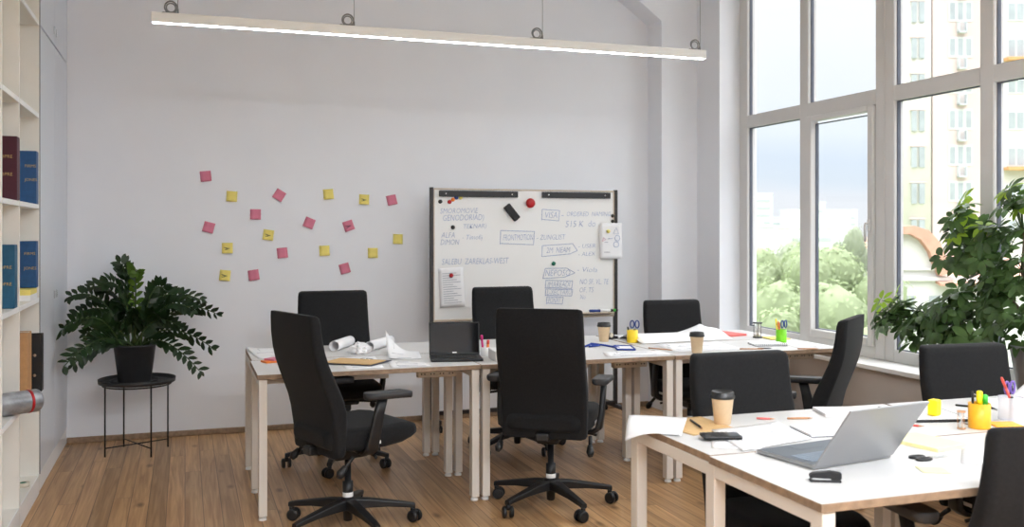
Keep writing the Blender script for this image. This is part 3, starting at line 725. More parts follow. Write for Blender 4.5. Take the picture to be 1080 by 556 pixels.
for du, dv, dy, arch, young in fr:
    dx = du * k_; dz = -dv * k_ - .12
    b0 = Vector((rnd.uniform(-.06, .06) + dx * .08, rnd.uniform(-.05, .05), .225)); tip = Vector((dx * C_ , dy - du * k_ * .10, .36 + dz))
    if tip.x < -.42: tip.x = -.42
    midh = max(b0.z, tip.z) + .03 + .13 * arch
    ctl = Vector((b0.x * .5 + tip.x * .35, b0.y * .5 + tip.y * .4, midh))
    pts = [(b0 * (1 - q) ** 2 + ctl * 2 * q * (1 - q) + tip * q * q) for q in [i / 14 for i in range(15)]]
    m = MB(); m.m = 0; m.tube(pts, [.0075 - .0045 * i / 14 for i in range(15)], 6); m.m = 1
    tw = rnd.uniform(.6, 1.25) * rnd.choice((-1, 1))
    for i in range(3, 15):
        tng = (pts[min(i + 1, 14)] - pts[i - 1]).normalized(); sh = tng.cross(Vector((0, 0, 1)))
        sh = sh.normalized() if sh.length > .1 else Vector((1, 0, 0)); sv = sh.cross(tng)
        side = (sh * math.cos(tw) + sv * math.sin(tw)).normalized(); nrm = side.cross(tng)
        if nrm.y > 0: nrm = -nrm
        for sg in (-1, 1):
            p0 = pts[i] + tng * (.010 * sg); dd = (side * sg * .80 + tng * .62 + nrm * .25 + Vector((rnd.uniform(-.15, .15), rnd.uniform(-.15, .15), rnd.uniform(-.1, .15)))).normalized(); LL = rnd.uniform(.068, .092) * (.75 + .25 * min(1, (15 - i) / 4))
            if p0.x + dd.x * LL < -.435 or p0.x < -.43: continue
            leaf(m, p0, dd, nrm + Vector((rnd.uniform(-.4, .4), 0, rnd.uniform(-.1, .5))), LL, LL * .47, .2, .18)
    leaf(m, pts[14], (pts[14] - pts[12]) if pts[14].x > -.38 else Vector((.2, -.2, -1)), Vector((0, -.8, .6)), .05, .025)
    m.build('frond', ['stem', 'zzy' if young else 'zz'], zz, fixn=False)

# ------------------------------------------------------------------ umbrella plant on the window sill
up = thing('potted_plant', 'big leafy umbrella plant in a grey pot on the window sill, right edge', 'plant', (4.065, 3.71, .6455))
m = MB(); m.lathe([(.001, 0), (.078, 0), (.086, .006), (.122, .225), (.128, .228), (.128, .245), (.118, .245), (.112, .215), (.001, .212)], n=32, cap=False); m.build('pot', 'greypot', up)
MB().lathe([(.001, .216), (.112, .216), (.112, .212), (.001, .212)], n=24, cap=False).build('soil', 'soil', up)
rnd = random.Random(11)
tips = []
def lobe(cx, cy, cz, rx, ry, rz, n):
    for _ in range(n):
        while True:
            a, b, c = (rnd.uniform(-1, 1) for _ in range(3))
            if a * a + b * b + c * c <= 1: break
        tips.append(Vector((min(cx + a * rx, .085), cy + b * ry, cz + c * rz)))
# local coords: x towards the room is negative, y along the window, z up from the sill
lobe(-.06, .40, .90, .10, .12, .10, 11)       # upper clump
lobe(-.06, .46, .74, .10, .09, .12, 11)
lobe(-.05, .10, .93, .10, .10, .13, 12)
lobe(-.05, .24, .74, .12, .13, .14, 18)
lobe(-.07, .30, .56, .13, .17, .14, 24)      # middle column
lobe(-.10, .66, .30, .12, .30, .14, 40)      # low lobe reaching far along the sill
lobe(-.10, .93, .30, .08, .14, .12, 16)
lobe(-.14, .34, .34, .15, .22, .16, 36)
lobe(-.10, .04, .50, .14, .18, .24, 28)
lobe(-.10, -.35, .5, .14, .28, .25, 22)
tips += [Vector((-.06, 1.06, .40)), Vector((-.03, .98, .42))]
hubs = [Vector((-.05, .38, .70)), Vector((-.03, .05, .80)), Vector((-.03, .22, .55)), Vector((-.05, .36, .35)), Vector((-.06, .62, .30)), Vector((-.03, .06, .62)), Vector((-.05, -.28, .45)), Vector((-.02, .02, .36))]
tr = [[(0, 0, .21), (-.02, .02, .36), (-.03, .14, .48), (-.03, .22, .55), (-.05, .40, .78)], [(.01, .03, .21), (-.03, .18, .28), (-.05, .36, .35), (-.06, .62, .30), (-.06, .86, .34)], [(-.01, -.02, .21), (-.02, .02, .40), (-.03, .06, .62), (-.03, .04, .84)], [(0, -.03, .21), (-.03, -.14, .34), (-.05, -.28, .45), (-.08, -.45, .55)]]
for p in tr: MB().tube(p, [.011 - .0015 * i for i in range(len(p))], 8).build('stem', 'bark', up)
m = MB(); my = MB()
for i, t_ in enumerate(tips):
    h = min(hubs, key=lambda q: (q - t_).length); yng = (i >= len(tips) - 2) or (t_.z > .80 and rnd.random() < .25)
    mm = my if yng else m
    mid = (h + t_) / 2 + Vector((0, 0, .03)); mm.m = 1; mm.tube([h, mid, t_], [.003, .0025, .002], 5); mm.m = 0
    ax = (Vector((t_.x - h.x - .35 + rnd.uniform(-.35, .35), (t_.y - h.y) * 1.2 + rnd.uniform(-.3, .3), .42 + rnd.uniform(-.25, .3)))).normalized(); e1 = ax.orthogonal().normalized(); e2 = ax.cross(e1)
    nL = rnd.choice((6, 7, 7, 8)); a0 = rnd.uniform(0, 6)
    for k in range(nL):
        a = a0 + 2 * PI * k / nL; d = (e1 * math.cos(a) + e2 * math.sin(a) + ax * .10 + Vector((0, 0, -.22)))
        L = rnd.uniform(.062, .095)
        tipx = t_.x + d.normalized().x * L
        if tipx > .10: continue
        leaf(mm, t_ + d.normalized() * .014, d, ax, L, L * .50, .12, .22)
m.build('foliage', ['sch', 'stem'], up, fixn=False); my.build('foliage', ['schy', 'stem'], up, fixn=False)

# ------------------------------------------------------------------ small things on the desks
def paper_cup(x, y, lb, s=1.0):
    t = thing('paper_cup', lb, 'cup', (x, y, T), 0, 'takeaway paper cups')
    MB().lathe([(.001, .004), (.027, .004), (.028, 0), (.030, .002), (.041, .100), (.0425, .102), (.0425, .105), (.039, .105)], n=32, cap=False).build('cup_body', 'cup', t)
    MB().lathe([(.0445, .098), (.0455, .101), (.0455, .107), (.043, .110), (.0415, .122), (.039, .124), (.036, .118), (.001, .117)], n=32, cap=False).build('lid', 'lid', t)
paper_cup(1.907, 3.138, 'kraft paper coffee cup with black lid, nearest, on the front desk')
paper_cup(2.889, 5.041, 'kraft paper coffee cup with black lid at the front edge of the far desks')
paper_cup(2.611, 5.765, 'kraft paper coffee cup with black lid before the whiteboard post')

def stick(m, p, q, r=.004, n=7): m.tube([p, q], r, n)
def pencil(x, y, ang, l, mt, lb, z=0, name='pencil', cat='pencil'):
    t = thing(name, lb, cat, (x, y, T + z + .0042), R(ang))
    MB().tube([(0, 0, 0), (l - .02, 0, 0)], .004, 7).build('barrel', mt, t); MB().tube([(l - .02, 0, 0), (l, 0, 0)], [.0038, .0006], 7).build('point', 'woodpen' if name == 'pencil' else 'plug', t)
def cup_holder(name, x, y, r, h, mt, lb, square=False):
    t = thing(name, lb, 'pen cup', (x, y, T))
    MB().lathe([(.001, 0), (r * .97, 0), (r, .003), (r, h), (r - .003, h), (r - .003, .005), (.001, .004)], n=28, cap=False).build('cup', mt, t)
    return t
def pen_in(x, y, dx, dy, r, l, mt, lb, cap='plug', grp='pens standing in cups', base=.006, name='pen', fat=False, tilt=(0, 0)):
    """a pen standing in a cup: foot at x+dx, leaning by tilt"""
    t = thing(name, lb, name.replace('_', ' '), (x + dx, y + dy, T + base)); a = Vector((tilt[0], tilt[1], 1)).normalized()
    MB().tube([(0, 0, 0), a * (l * .72)], r, 9).build('barrel', mt, t); MB().tube([a * (l * .72), a * (l * .97), a * l], [r * 1.08, r * 1.08, r * .6], 9).build('cap', cap, t)
def scissors_in(x, y, rz, mt, lb, z=.006, h=.11):
    t = thing('scissors', lb, 'scissors', (x, y, T + z), rz)
    for sg in (-1, 1):
        m = MB(); m.m = 0; m.prism([(sg * .001, 0), (sg * .006, .02), (sg * .009, h * .6), (-sg * .004, h * .62), (-sg * .002, .02)], -.001 + sg * .0011, .001 + sg * .0011, 'y'); b = m.build('blade', 'chrome', t)
        m = MB(); n = 16; cx = -sg * .016; cz = h * .62 + .026
        m.tube([(cx + .013 * math.cos(2 * PI * k / n), sg * .0011, cz + .024 * math.sin(2 * PI * k / n)) for k in range(n)], .0042, 7, closed=True); m.build('handle', mt, t)
    return t
# green cup by the window
cup_holder('pen_cup', 3.684, 5.341, .034, .085, 'gpl', 'bright green pen cup on the far desk by the window')
pen_in(3.684, 5.341, -.012, -.005, .0045, .135, 'orange', 'orange pencil in the green cup', 'orange', tilt=(-.12, .0)); pen_in(3.684, 5.341, -.020, .006, .0045, .150, 'hl_y', 'yellow pencil in the green cup', 'hl_y', tilt=(-.10, .02)); pen_in(3.684, 5.341, -.004, .010, .0045, .125, 'red', 'red pencil in the green cup', 'red', tilt=(.0, .05))
scissors_in(3.702, 5.337, R(20), 'blue', 'navy handled scissors standing in the green cup', .008, .138)
# yellow cup by the whiteboard
t = cup_holder('pen_cup', 2.764, 5.655, .036, .082, 'ypl', 'yellow pen cup on the middle of the far desks'); scissors_in(2.778, 5.650, R(-15), 'blue', 'blue handled scissors standing in the yellow cup', .008, .136)
pen_in(2.764, 5.655, -.014, -.004, .0045, .10, 'plug', 'dark pen leaning left in the yellow cup', tilt=(-.22, 0))
# orange cup
cup_holder('pen_cup', 2.764, 2.772, .0385, .092, 'opl', 'orange pen cup with highlighters on the front desk')
pen_in(2.764, 2.772, -.026, .002, .0045, .13, 'plug', 'thin black pen in the orange cup', tilt=(-.03, 0)); pen_in(2.764, 2.772, -.012, -.010, .009, .118, 'hl_y', 'shorter yellow highlighter in the orange cup', 'hl_y'); pen_in(2.764, 2.772, .004, .004, .0105, .130, 'hl_y', 'taller yellow highlighter in the orange cup', 'hl_y'); pen_in(2.764, 2.772, .022, -.004, .0095, .116, 'hl_g', 'green highlighter in the orange cup', 'hl_g')
# clear cup
cup_holder('pen_cup', 3.004, 2.859, .046, .088, 'clear', 'clear pen cup with red pencil at the right edge of the front desk')
pen_in(3.004, 2.859, .022, -.01, .005, .165, 'red', 'red pencil leaning out of the clear cup', 'red', tilt=(-.42, .10), name='pencil', base=.012); pen_in(3.004, 2.859, -.015, -.012, .005, .085, 'plug', 'grey pen inside the clear cup', tilt=(.1, 0))
scissors_in(3.012, 2.872, R(10), 'purple', 'purple handled scissors in the clear cup', .008, .138)
# magenta pens behind the middle chair
t = cup_holder('pen_cup', 1.66, 5.335, .030, .050, 'tag', 'low white pen cup hidden behind the middle chair'); 
pen_in(1.66, 5.335, -.014, 0, .007, .115, 'magenta', 'magenta marker standing behind the black laptop', 'magenta', tilt=(-.08, 0)); pen_in(1.66, 5.335, .012, .0, .008, .085, 'orange', 'orange marker standing behind the black laptop', 'red', tilt=(.06, 0))
t = thing('paper_stack', 'stack of white paper behind the black laptop on the far desk', 'paper', (1.63, 5.05, T), R(-6)); MB().box(0, 0, 0, .22, .20, .055, .001).build('sheets', 'paper', t); MB().box(0.003, .003, .0555, .217, .197, .057).build('cover_sheet', 'tag', t)

# hourglasses
def hourglass(x, y, h, r, cap, lb):
    t = thing('hourglass', lb, 'hourglass', (x, y, T))
    m = MB(); m.lathe([(r, 0), (r, h * .07)], n=20); m.lathe([(r, h * .93), (r, h)], n=20); m.build('cap', cap, t)
    m = MB()
    for k in range(3): m.cyl((r * .86 * math.cos(2.1 * k), r * .86 * math.sin(2.1 * k), h * .06), (r * .86 * math.cos(2.1 * k), r * .86 * math.sin(2.1 * k), h * .94), r * .07, n=6)
    m.build('post', cap, t)
    MB().lathe([(r * .75, h * .07), (r * .75, h * .25), (r * .2, h * .48), (r * .2, h * .52), (r * .75, h * .75), (r * .75, h * .93)], n=20, cap=False).build('glass_bulb', 'hgglass', t)
    MB().lathe([(.001, h * .07), (r * .68, h * .07), (r * .68, h * .16), (.001, h * .28)], n=16, cap=False).build('sand', 'sand', t)
hourglass(3.697, 5.634, .105, .032, 'plastic', 'hourglass with black caps on the far desk beside the green cup'); hourglass(2.688, 2.78, .066, .015, 'woodpen', 'tiny hourglass left of the orange pen cup')

# laptops
def laptop(x, y, rz, w, d, lid, tilt, body, deck, lb, bezel=False):
    """local: hinge along +x at y=0, keyboard towards -y; lid opens at tilt degrees from the deck plane"""
    t = thing('laptop', lb, 'laptop', (x, y, T), rz)
    MB().box(0, -d, .002, w, 0, .015, .004, 2).build('base', [body], t)
    dk = MB().box(.006, -d + .006, .0148, w - .006, -.006, .0156).build('keyboard_deck', deck, t)
    m = MB(); kw = (w - .05) / 14
    for r_ in range(5):
        for c in range(14):
            if r_ == 4 and 4 <= c < 9:
                if c == 4: m.box(.025 + c * kw + .001, -.035 - r_ * .0185 - .015, .0156, .025 + 9 * kw - .002, -.035 - r_ * .0185, .0172)
                continue
            m.box(.025 + c * kw + .001, -.035 - r_ * .0185 - .015, .0156, .025 + (c + 1) * kw - .002, -.035 - r_ * .0185, .0172)
    m.build('keys', 'keys' if body == 'silver' else 'plastic_matt', dk)
    MB().box(w * .34, -d + .018, .0156, w * .66, -d + .075, .0160).build('trackpad', deck, dk)
    a = R(180 - tilt)
    mx = Matrix.Translation((0, -.004, .016)) @ Matrix.Rotation(-R(tilt) + PI, 4, 'X') if False else Matrix.Translation((0, 0.001, .0145)) @ Matrix.Rotation(R(180 - tilt), 4, 'X')
    b = MB(); b.box(0, 0, 0, w, lid, .006, .0025, 2, mtx=mx @ Matrix.Translation((0, 0, -.006))); sc_ = b.build('lid', body, t)
    b = MB(); b.box(.006, .012, .0001, w - .006, lid - .006, .0008, mtx=mx); b.build('screen', 'screen', sc_)
    if bezel:
        b = MB(); b.box(w / 2 - .012, .010, .0008, w / 2 + .012, .016, .0012, mtx=mx); b.build('emblem', 'chrome', sc_)
    return t
# silver: hinge from A(1.795,2.437) to B(2.127,2.490), keyboard away from the viewpoint, so hinge +x points from B to A
aa = math.atan2(2.437 - 2.490, 1.795 - 2.127)
laptop(2.127, 2.490, aa, .336, .250, .236, 126, 'silver', 'keydeck', 'open silver laptop seen from behind on the front desk')
laptop(1.326, 5.345, R(-11), .290, .205, .187, 97, 'plastic', 'plastic', 'open black laptop facing the room on the far desks', True)

# flat paper, folders, pads
def sheet_thing(name, lb, cat, quad, mt='paper', z=.0, wave=.0, corner=None, marks=0, thick=.0006, seed=1, nn=10):
    """quad: corners p00,p10,p11,p01 on the table; corner=(i,height): lifts a corner"""
    q = [Vector((a, b, 0)) for a, b in quad]; c0 = sum(q, Vector()) / 4; rn = random.Random(seed); ph = rn.uniform(0, 6)
    t = thing(name, lb, cat, (c0.x, c0.y, T + z))
    def fn(u, v):
        p = (q[0] * (1 - u) + q[1] * u) * (1 - v) + (q[3] * (1 - u) + q[2] * u) * v - c0
        h = thick + .0006 + wave * (.5 + .5 * math.sin(u * 5 + ph) * math.cos(v * 4 + ph * 2))
        if corner:
            for (cu, cv, hh) in corner:
                dd = max(0, 1 - math.hypot(u - cu, v - cv) / .75); h += hh * dd * dd
        return (p.x, p.y, h)
    MB().sheet(fn, nn, nn, thick).build('sheet', mt, t)
    if marks:
        m = MB()
        for k in range(marks):
            vv = .12 + .76 * k / max(1, marks - 1); u0 = rn.uniform(.08, .3); u1 = rn.uniform(.5, .92)
            if k % 3 == 2: pts = [fn(u0 + .0 * i, vv + (.2 if vv < .7 else -.2) * i / 6) for i in range(7)]
            else: pts = [fn(u0 + (u1 - u0) * i / 6, vv) for i in range(7)]
            m.tube([(p[0], p[1], p[2] + .0008) for p in pts], .0011, 4)
        m.build('drawn_lines', 'paperprint', t)
    return t
def pad_thing(name, lb, cat, x, y, rz, w, d, h, cover, pages, spiral=None):
    t = thing(name, lb, cat, (x, y, T), rz)
    MB().box(0, 0, 0, w, d, h * .25, .0008).build('back_cover', cover, t); MB().box(.001, .001, h * .25, w - .001, d - .001, h, .0005).build('pages', pages, t)
    if spiral:
        m = MB(); n = 16
        for k in range(n): 
            xx = (k + .5) * w / n; m.tube([(xx, d - .004 + .007 * math.cos(2 * PI * q / 8), h * .6 + .0018 + (h * .6) * math.sin(2 * PI * q / 8)) for q in range(8)], .0012, 4, closed=True)
        m.build('spiral_binding', spiral, t)
    return t
# --- front desk
sheet_thing('kraft_folder', 'kraft clipboard under the pencil at the far corner of the front desk', 'folder', [(1.70, 2.99), (1.905, 3.05), (1.90, 3.285), (1.65, 3.285)], 'kraft', 0, 0, thick=.0022)
t = thing('paper_sheet', 'white sheet drooping over the left corner of the front desk', 'paper', (1.65, 3.13, T + .0035))
def droop(u, v):   # u: from the hanging edge to the desk, v: near to far
    p = (Vector((1.505, 3.14, 0)) * (1 - v) + Vector((1.640, 3.385, 0)) * v) * (1 - u) + (Vector((1.650, 2.985, 0)) * (1 - v) + Vector((1.828, 3.262, 0)) * v) * u
    d = max(0, 1.598 - p.x)
    return (p.x - 1.65, p.y - 3.13, .0042 * min(1, max(0, (p.x - 1.60) / .08)) + .0010 - 4.6 * d * d + .002 * math.sin(v * 4) * u)
MB().sheet(droop, 16, 8, .0007).build('sheet', 'paper', t)
pencil(1.815, 3.215, -104, .165, 'plug', 'dark pencil lying on the kraft clipboard', .0035)
t = thing('calculator', 'black pocket calculator on the near rim of the front desk drawings', 'calculator', (1.695, 2.925, T + .006), R(-17))
MB().box(0, -.035, .001, .135, .04, .012, .004, 2).build('case', 'plastic', t); MB().box(.092, -.028, .0122, .128, .033, .0128).build('display', 'keydeck', t)
m = MB()
for i in range(5):
    for j in range(4): m.box(.008 + i * .016, -.028 + j * .016, .012, .020 + i * .016, -.016 + j * .016, .0140)
m.build('buttons', 'plastic_matt', t)
sheet_thing('paper_sheet', 'large floor plan drawing spread flat beside the calculator', 'paper', [(1.73, 2.72), (2.06, 2.80), (2.11, 3.085), (1.80, 3.04)], 'paper', 0.0032, .001, [(1, 1, .004)], 8, seed=4)
sheet_thing('paper_sheet', 'second plan sheet half under the floor plan, left of the silver laptop', 'paper', [(1.66, 2.80), (1.80, 2.72), (2.0, 2.98), (1.80, 3.04)], 'paper', 0, .001, None, 4, seed=9)
pad_thing('notebook', 'white notebook with dark cover edge behind the silver laptop', 'notebook', 2.075, 2.83, R(-10), .26, .175, .010, 'navy', 'paper')
pad_thing('notepad', 'thick white notepad lying open near the far rim of the front desk', 'notepad', 2.36, 3.13, R(-18), .20, .155, .012, 'tag', 'paper')
pencil(2.08, 3.177, -30, .07, 'redbook', 'short pale red pencil on the far part of the front desk'); pencil(2.19, 3.135, -14, .10, 'woodpen', 'plain wooden pencil near the far rim of the front desk')
t = thing('stapler', 'small black stapler near the front corner of the front desk', 'stapler', (1.708, 2.338, T), R(-25))
MB().box(0, -.014, 0, .088, .014, .006, .002).build('foot', 'plastic', t); m = MB(); m.prism([(0, .012), (.088, .010), (.088, .026), (.06, .031), (.012, .026), (0, .020)], -.011, .011, 'y'); m.box(.060, -.008, .005, .086, .008, .012); m.build('arm', 'plastic', t); MB().box(.006, -.008, .0065, .058, .008, .0115).build('magazine', 'chrome', t)
t = thing('scissors', 'black handled scissors lying open-side on the front desk', 'scissors', (2.185, 2.452, T + .004), R(-2))
for sg in (-1, 1):
    m = MB(); m.prism([(.05, -sg * .004), (.14, sg * .004), (.052, sg * .006)], -.001 + sg * .001, .001 + sg * .001, 'z'); m.build('blade', 'chrome', t)
    m = MB(); n = 16; m.tube([(.022 + .026 * math.cos(2 * PI * k / n), sg * .016 + .012 * math.sin(2 * PI * k / n), 0) for k in range(n)], .0045, 7, closed=True); m.build('handle', 'plug', t)
pad_thing('notepad', 'pale yellow spiral notepad on the front desk, right of the silver laptop', 'notepad', 2.325, 2.505, R(10), .165, .215, .012, 'ybase', 'ybase')
sheet_thing('paper_sheet', 'white sheet reaching under the nearest chair on the front desk', 'paper', [(2.28, 2.36), (2.56, 2.20), (2.72, 2.50), (2.47, 2.55)], 'paper', 0, .002, None, 0, seed=5)
sheet_thing('sticky_note', 'orange tinted slip of paper near the front rim of the front desk', 'sticky note', [(2.09, 2.31), (2.16, 2.27), (2.19, 2.34), (2.12, 2.38)], 'ybase', 0, 0)
t = thing('pencil_sharpener', 'upright yellow sharpener standing behind the pale notepad', 'sharpener', (2.745, 2.975, T + .0105), R(20)); MB().box(-.022, -.018, 0, .022, .018, .062, .006, 2).build('case', 'hl_y', t); MB().box(-.016, -.0185, .040, .016, -.0175, .056).build('inlet', 'ypl', t)
t = thing('tablet_case', 'black flat tablet case with papers on it, behind the orange pen cup', 'tablet', (2.60, 2.925, T), R(-14)); MB().box(0, 0, 0, .235, .29, .010, .002).build('case', 'plastic', t); MB().box(.008, .008, .010, .227, .282, .0104).build('cover_sheet', 'paper', t)
pencil(3.02, 3.155, -52, .15, 'plug', 'black pen lying behind the orange pen cup', 0, 'pen', 'pen'); pencil(2.545, 2.875, -38, .045, 'red', 'stub of red crayon beside the tablet case')
sheet_thing('sticky_note', 'orange sticky pad right of the orange pen cup', 'sticky note', [(2.83, 2.76), (2.93, 2.73), (2.96, 2.81), (2.86, 2.84)], 'opl', 0, 0, thick=.004)
sheet_thing('paper_sheet', 'curled white paper behind the clear pen cup at the right edge', 'paper', [(3.08, 2.93), (3.34, 2.90), (3.40, 3.15), (3.14, 3.18)], 'paper', 0, .01, [(1, 1, .08), (0, 1, .03)], 3, seed=8)
sheet_thing('paper_sheet', 'pale pink sheet under the clear pen cup', 'paper', [(2.86, 2.66), (3.14, 2.62), (3.18, 2.85), (2.90, 2.86)], 'tag', 0, .0, None, 0, seed=8)
# --- far desks
sheet_thing('paper_sheet', 'long drawing sheet along the back of the left far desk', 'paper', [(.40, 5.60), (.66, 5.60), (.60, 6.10), (.352, 6.08)], 'paper', 0, .004, [(0, 1, .012)], 3, seed=2)
sheet_thing('paper_sheet', 'drawing sheet under the kraft folder on the left far desk', 'paper', [(.80, 5.02), (1.00, 5.02), (1.04, 5.50), (.80, 5.52)], 'paper', 0, .001, None, 6, seed=3)
t = thing('clipboard', 'dark clipboard edge below the kraft folder on the left far desk', 'clipboard', (.70, 5.265, T + .003), R(-38)); MB().box(0, 0, 0, .31, .24, .003, .001).build('board', 'navy', t); MB().box(.12, .22, .003, .19, .245, .008, .002).build('clip', 'chrome', t)
t = thing('kraft_folder', 'kraft folder on top of the dark clipboard on the left far desk', 'folder', (.712, 5.275, T + .0065), R(-38)); MB().box(0, 0, 0, .290, .190, .003, .0008).build('cover', 'kraft', t); MB().box(.003, .003, .0032, .287, .187, .0044).build('sheets', 'kraft', t)
def roll(x0, y0, x1, y1, r, lb, turns=1.6):
    t = thing('paper_roll', lb, 'paper', (x0, y0, T + r + .001)); d = Vector((x1 - x0, y1 - y0, 0)); nrm = Vector((-d.y, d.x, 0)).normalized()
    def fn(u, v):
        a = -PI / 2 + v * turns * 2 * PI; rr = r * (1 - .12 * v)
        return d * u + nrm * rr * math.cos(a) + Vector((0, 0, rr * math.sin(a)))
    MB().sheet(fn, 4, 40, .0008).build('sheet', 'paper', t)
roll(.85, 5.80, .99, 6.06, .032, 'rolled white plan standing open-ended at the back of the left far desk'); roll(1.05, 5.73, 1.24, 6.02, .030, 'second rolled plan, right of the crumpled sheets on the left far desk')
def crumple(x, y, r, lb, seed, h=.05):
    rn = random.Random(seed); b = bmesh.new(); bmesh.ops.create_icosphere(b, subdivisions=3, radius=1)
    for v_ in b.verts:
        k = .75 + .45 * abs(math.sin(v_.co.x * 5 + seed) * math.cos(v_.co.y * 6 + v_.co.z * 4)) + rn.uniform(-.06, .06); v_.co = Vector((v_.co.x * r * k, v_.co.y * r * k, max(-h * .5, v_.co.z * h * k) + h * .5))
    m = MB(); m.bm(b, False); tag(m.build('crumpled_paper', 'paper', loc=(x, y, T)), lb, 'paper')
crumple(.985, 5.665, .060, 'crumpled white paper between the two rolled plans', 3, .045)
sheet_thing('paper_sheet', 'white sheet with a raised corner left of the black laptop', 'paper', [(1.09, 5.34), (1.27, 5.30), (1.33, 5.62), (1.14, 5.68)], 'paper', 0, .006, [(0, 1, .13)], 3, seed=6)
sheet_thing('paper_sheet', 'plan sheet lying in front of the black laptop', 'paper', [(1.03, 5.0), (1.25, 4.99), (1.25, 5.14), (1.07, 5.28)], 'paper', .0, .002, None, 5, seed=11)
for k, (x, y, mt, lb) in enumerate(((.445, 5.44, 'orange', 'orange sticky pad at the left end of the far desks'), (.468, 5.455, 'pink', 'pink sticky pad on top of the orange one at the left end'))):
    t = tag(MB().box(-.038, -.038, 0, .038, .038, .010, .0005).build('sticky_pad', mt, loc=(x, y, T + .0102 * k), rot=(0, 0, R(20 + 20 * k))), lb, 'sticky pad')
# middle and right of the far row
t = thing('lanyard', 'blue lanyard with a clear blue-rimmed badge on the far desks, right of the middle chair', 'lanyard', (2.53, 5.42, T))
m = MB(); m.tube([(-.16, .10, .004), (-.11, .135, .012), (-.05, .12, .006), (-.09, .07, .010), (-.14, .08, .004), (-.10, .145, .016), (-.02, .10, .006), (.0, .03, .004), (.02, -.02, .004)], .006, 7); m.build('cord', 'bluelan', t)
m = MB(); P4 = [(.02, .06), (.12, .02), (.06, -.16), (-.04, -.12)]; m.tube([(a, b, .006) for a, b in P4], .0055, 6, closed=True); m.build('badge_frame', 'bluelan', t); m = MB(); m.prism([(a * .96, b * .96) for a, b in P4], .003, .005, 'z'); m.build('badge_card', 'paper', t)
sheet_thing('paper_sheet', 'plan sheet lying before the yellow pen cup', 'paper', [(2.30, 5.04), (2.70, 5.00), (2.72, 5.20), (2.36, 5.23)], 'paper', 0, .003, None, 6, seed=12)
t = thing('tape_dispenser', 'small black tape dispenser behind the kraft cup near the whiteboard', 'tape dispenser', (2.72, 5.88, T), R(20)); m = MB(); m.prism([(-.04, 0), (.045, 0), (.045, .018), (.015, .02), (.0, .042), (-.03, .042), (-.04, .02)], -.014, .014, 'y'); m.build('body', 'plastic', t); MB().tube([(-.015, -.016, .028), (-.015, .016, .028)], .016, 14).build('tape', 'beige_pl', t)
t = thing('paper_roll', 'big loosely curled plan with a raised corner across the right far desk', 'paper', (3.18, 5.70, T))
def bigroll(u, v):
    x = -.40 + u * .70; y = -.16 + v * .44 + .05 * u
    h = .004 + .045 * math.sin(PI * min(1, v * 1.15)) ** 2 * (1 - .5 * u) + .12 * max(0, u - .62) ** 1.5 * v * 2.2
    return (x, y, h)
MB().sheet(bigroll, 14, 14, .0008).build('sheet', 'paper', t)
sheet_thing('paper_sheet', 'drawing sheet between the middle cup and the big curled plan', 'paper', [(2.78, 5.12), (3.25, 5.10), (3.30, 5.50), (2.84, 5.50)], 'paper', 0, .002, None, 6, seed=15)
pencil(2.70, 5.30, -58, .17, 'woodpen', 'long pencil lying left of the middle paper cup', .003); pencil(3.22, 5.10, -20, .15, 'woodpen', 'pencil lying right of the middle paper cup'); pencil(3.34, 5.085, -12, .09, 'plug', 'black pen beside the spiral notebook', 0, 'pen', 'pen')
pad_thing('notebook', 'red notebook by the window end of the far desks', 'notebook', 3.50, 5.72, R(12), .20, .29, .014, 'redbook', 'redbook')
pad_thing('notebook', 'spiral notebook with dark cover before the green pen cup', 'notebook', 3.64, 5.30, R(166), .21, .15, .012, 'navy', 'paper', 'plug')
sheet_thing('sticky_note', 'yellow sheet behind the green pen cup', 'paper', [(3.70, 5.48), (3.84, 5.46), (3.86, 5.62), (3.72, 5.64)], 'yellow', 0, 0, thick=.006)
pencil(3.56, 4.99, -20, .13, 'woodpen', 'pencil at the right rim of the far desks'); sheet_thing('paper_sheet', 'white sheet at the window end of the far desks', 'paper', [(3.60, 5.05), (3.84, 5.02), (3.85, 5.30), (3.66, 5.32)], 'paper', 0, .001, None, 3, seed=17)

# ------------------------------------------------------------------ outside
GZ = -9.0
def out(u, v, f):  # point of the view at distance f
    l = (u - 540) / F * f; return (f * S_ + l * C_, f * C_ - l * S_, CAMH + (245 - v) / F * f)
struct(MB().box(-150, 8, GZ - .5, 700, 700, GZ).build('ground', 'grass'), 'hazy green ground far below the windows', 'ground')
tw = thing('apartment_tower', 'tall cream and rose apartment tower with small balconies outside the right windows', 'building', (81 * S_, 81 * C_, GZ), -YAW)
MB().prism([(35.6, 0), (40.4, 0), (40.4, 6), (37.6, 6)], 0, 46).build('wall', 'rose', tw)
m = MB(); m.loft([[(34.3 + 1.55 * math.cos(2 * PI * k / 24), 1.2 + 1.9 * math.sin(2 * PI * k / 24), z) for k in range(24)] for z in (0, 46)]); m.build('round_bay', 'cream', tw)
MB().prism([(34.3, 1.4), (36.2, 1.4), (41.0, 14), (40.2, 14)], 0, 46).build('wall', 'cream', tw); MB().box(40.3, -.6, 0, 62, 14, 46).build('wall', 'cream', tw)
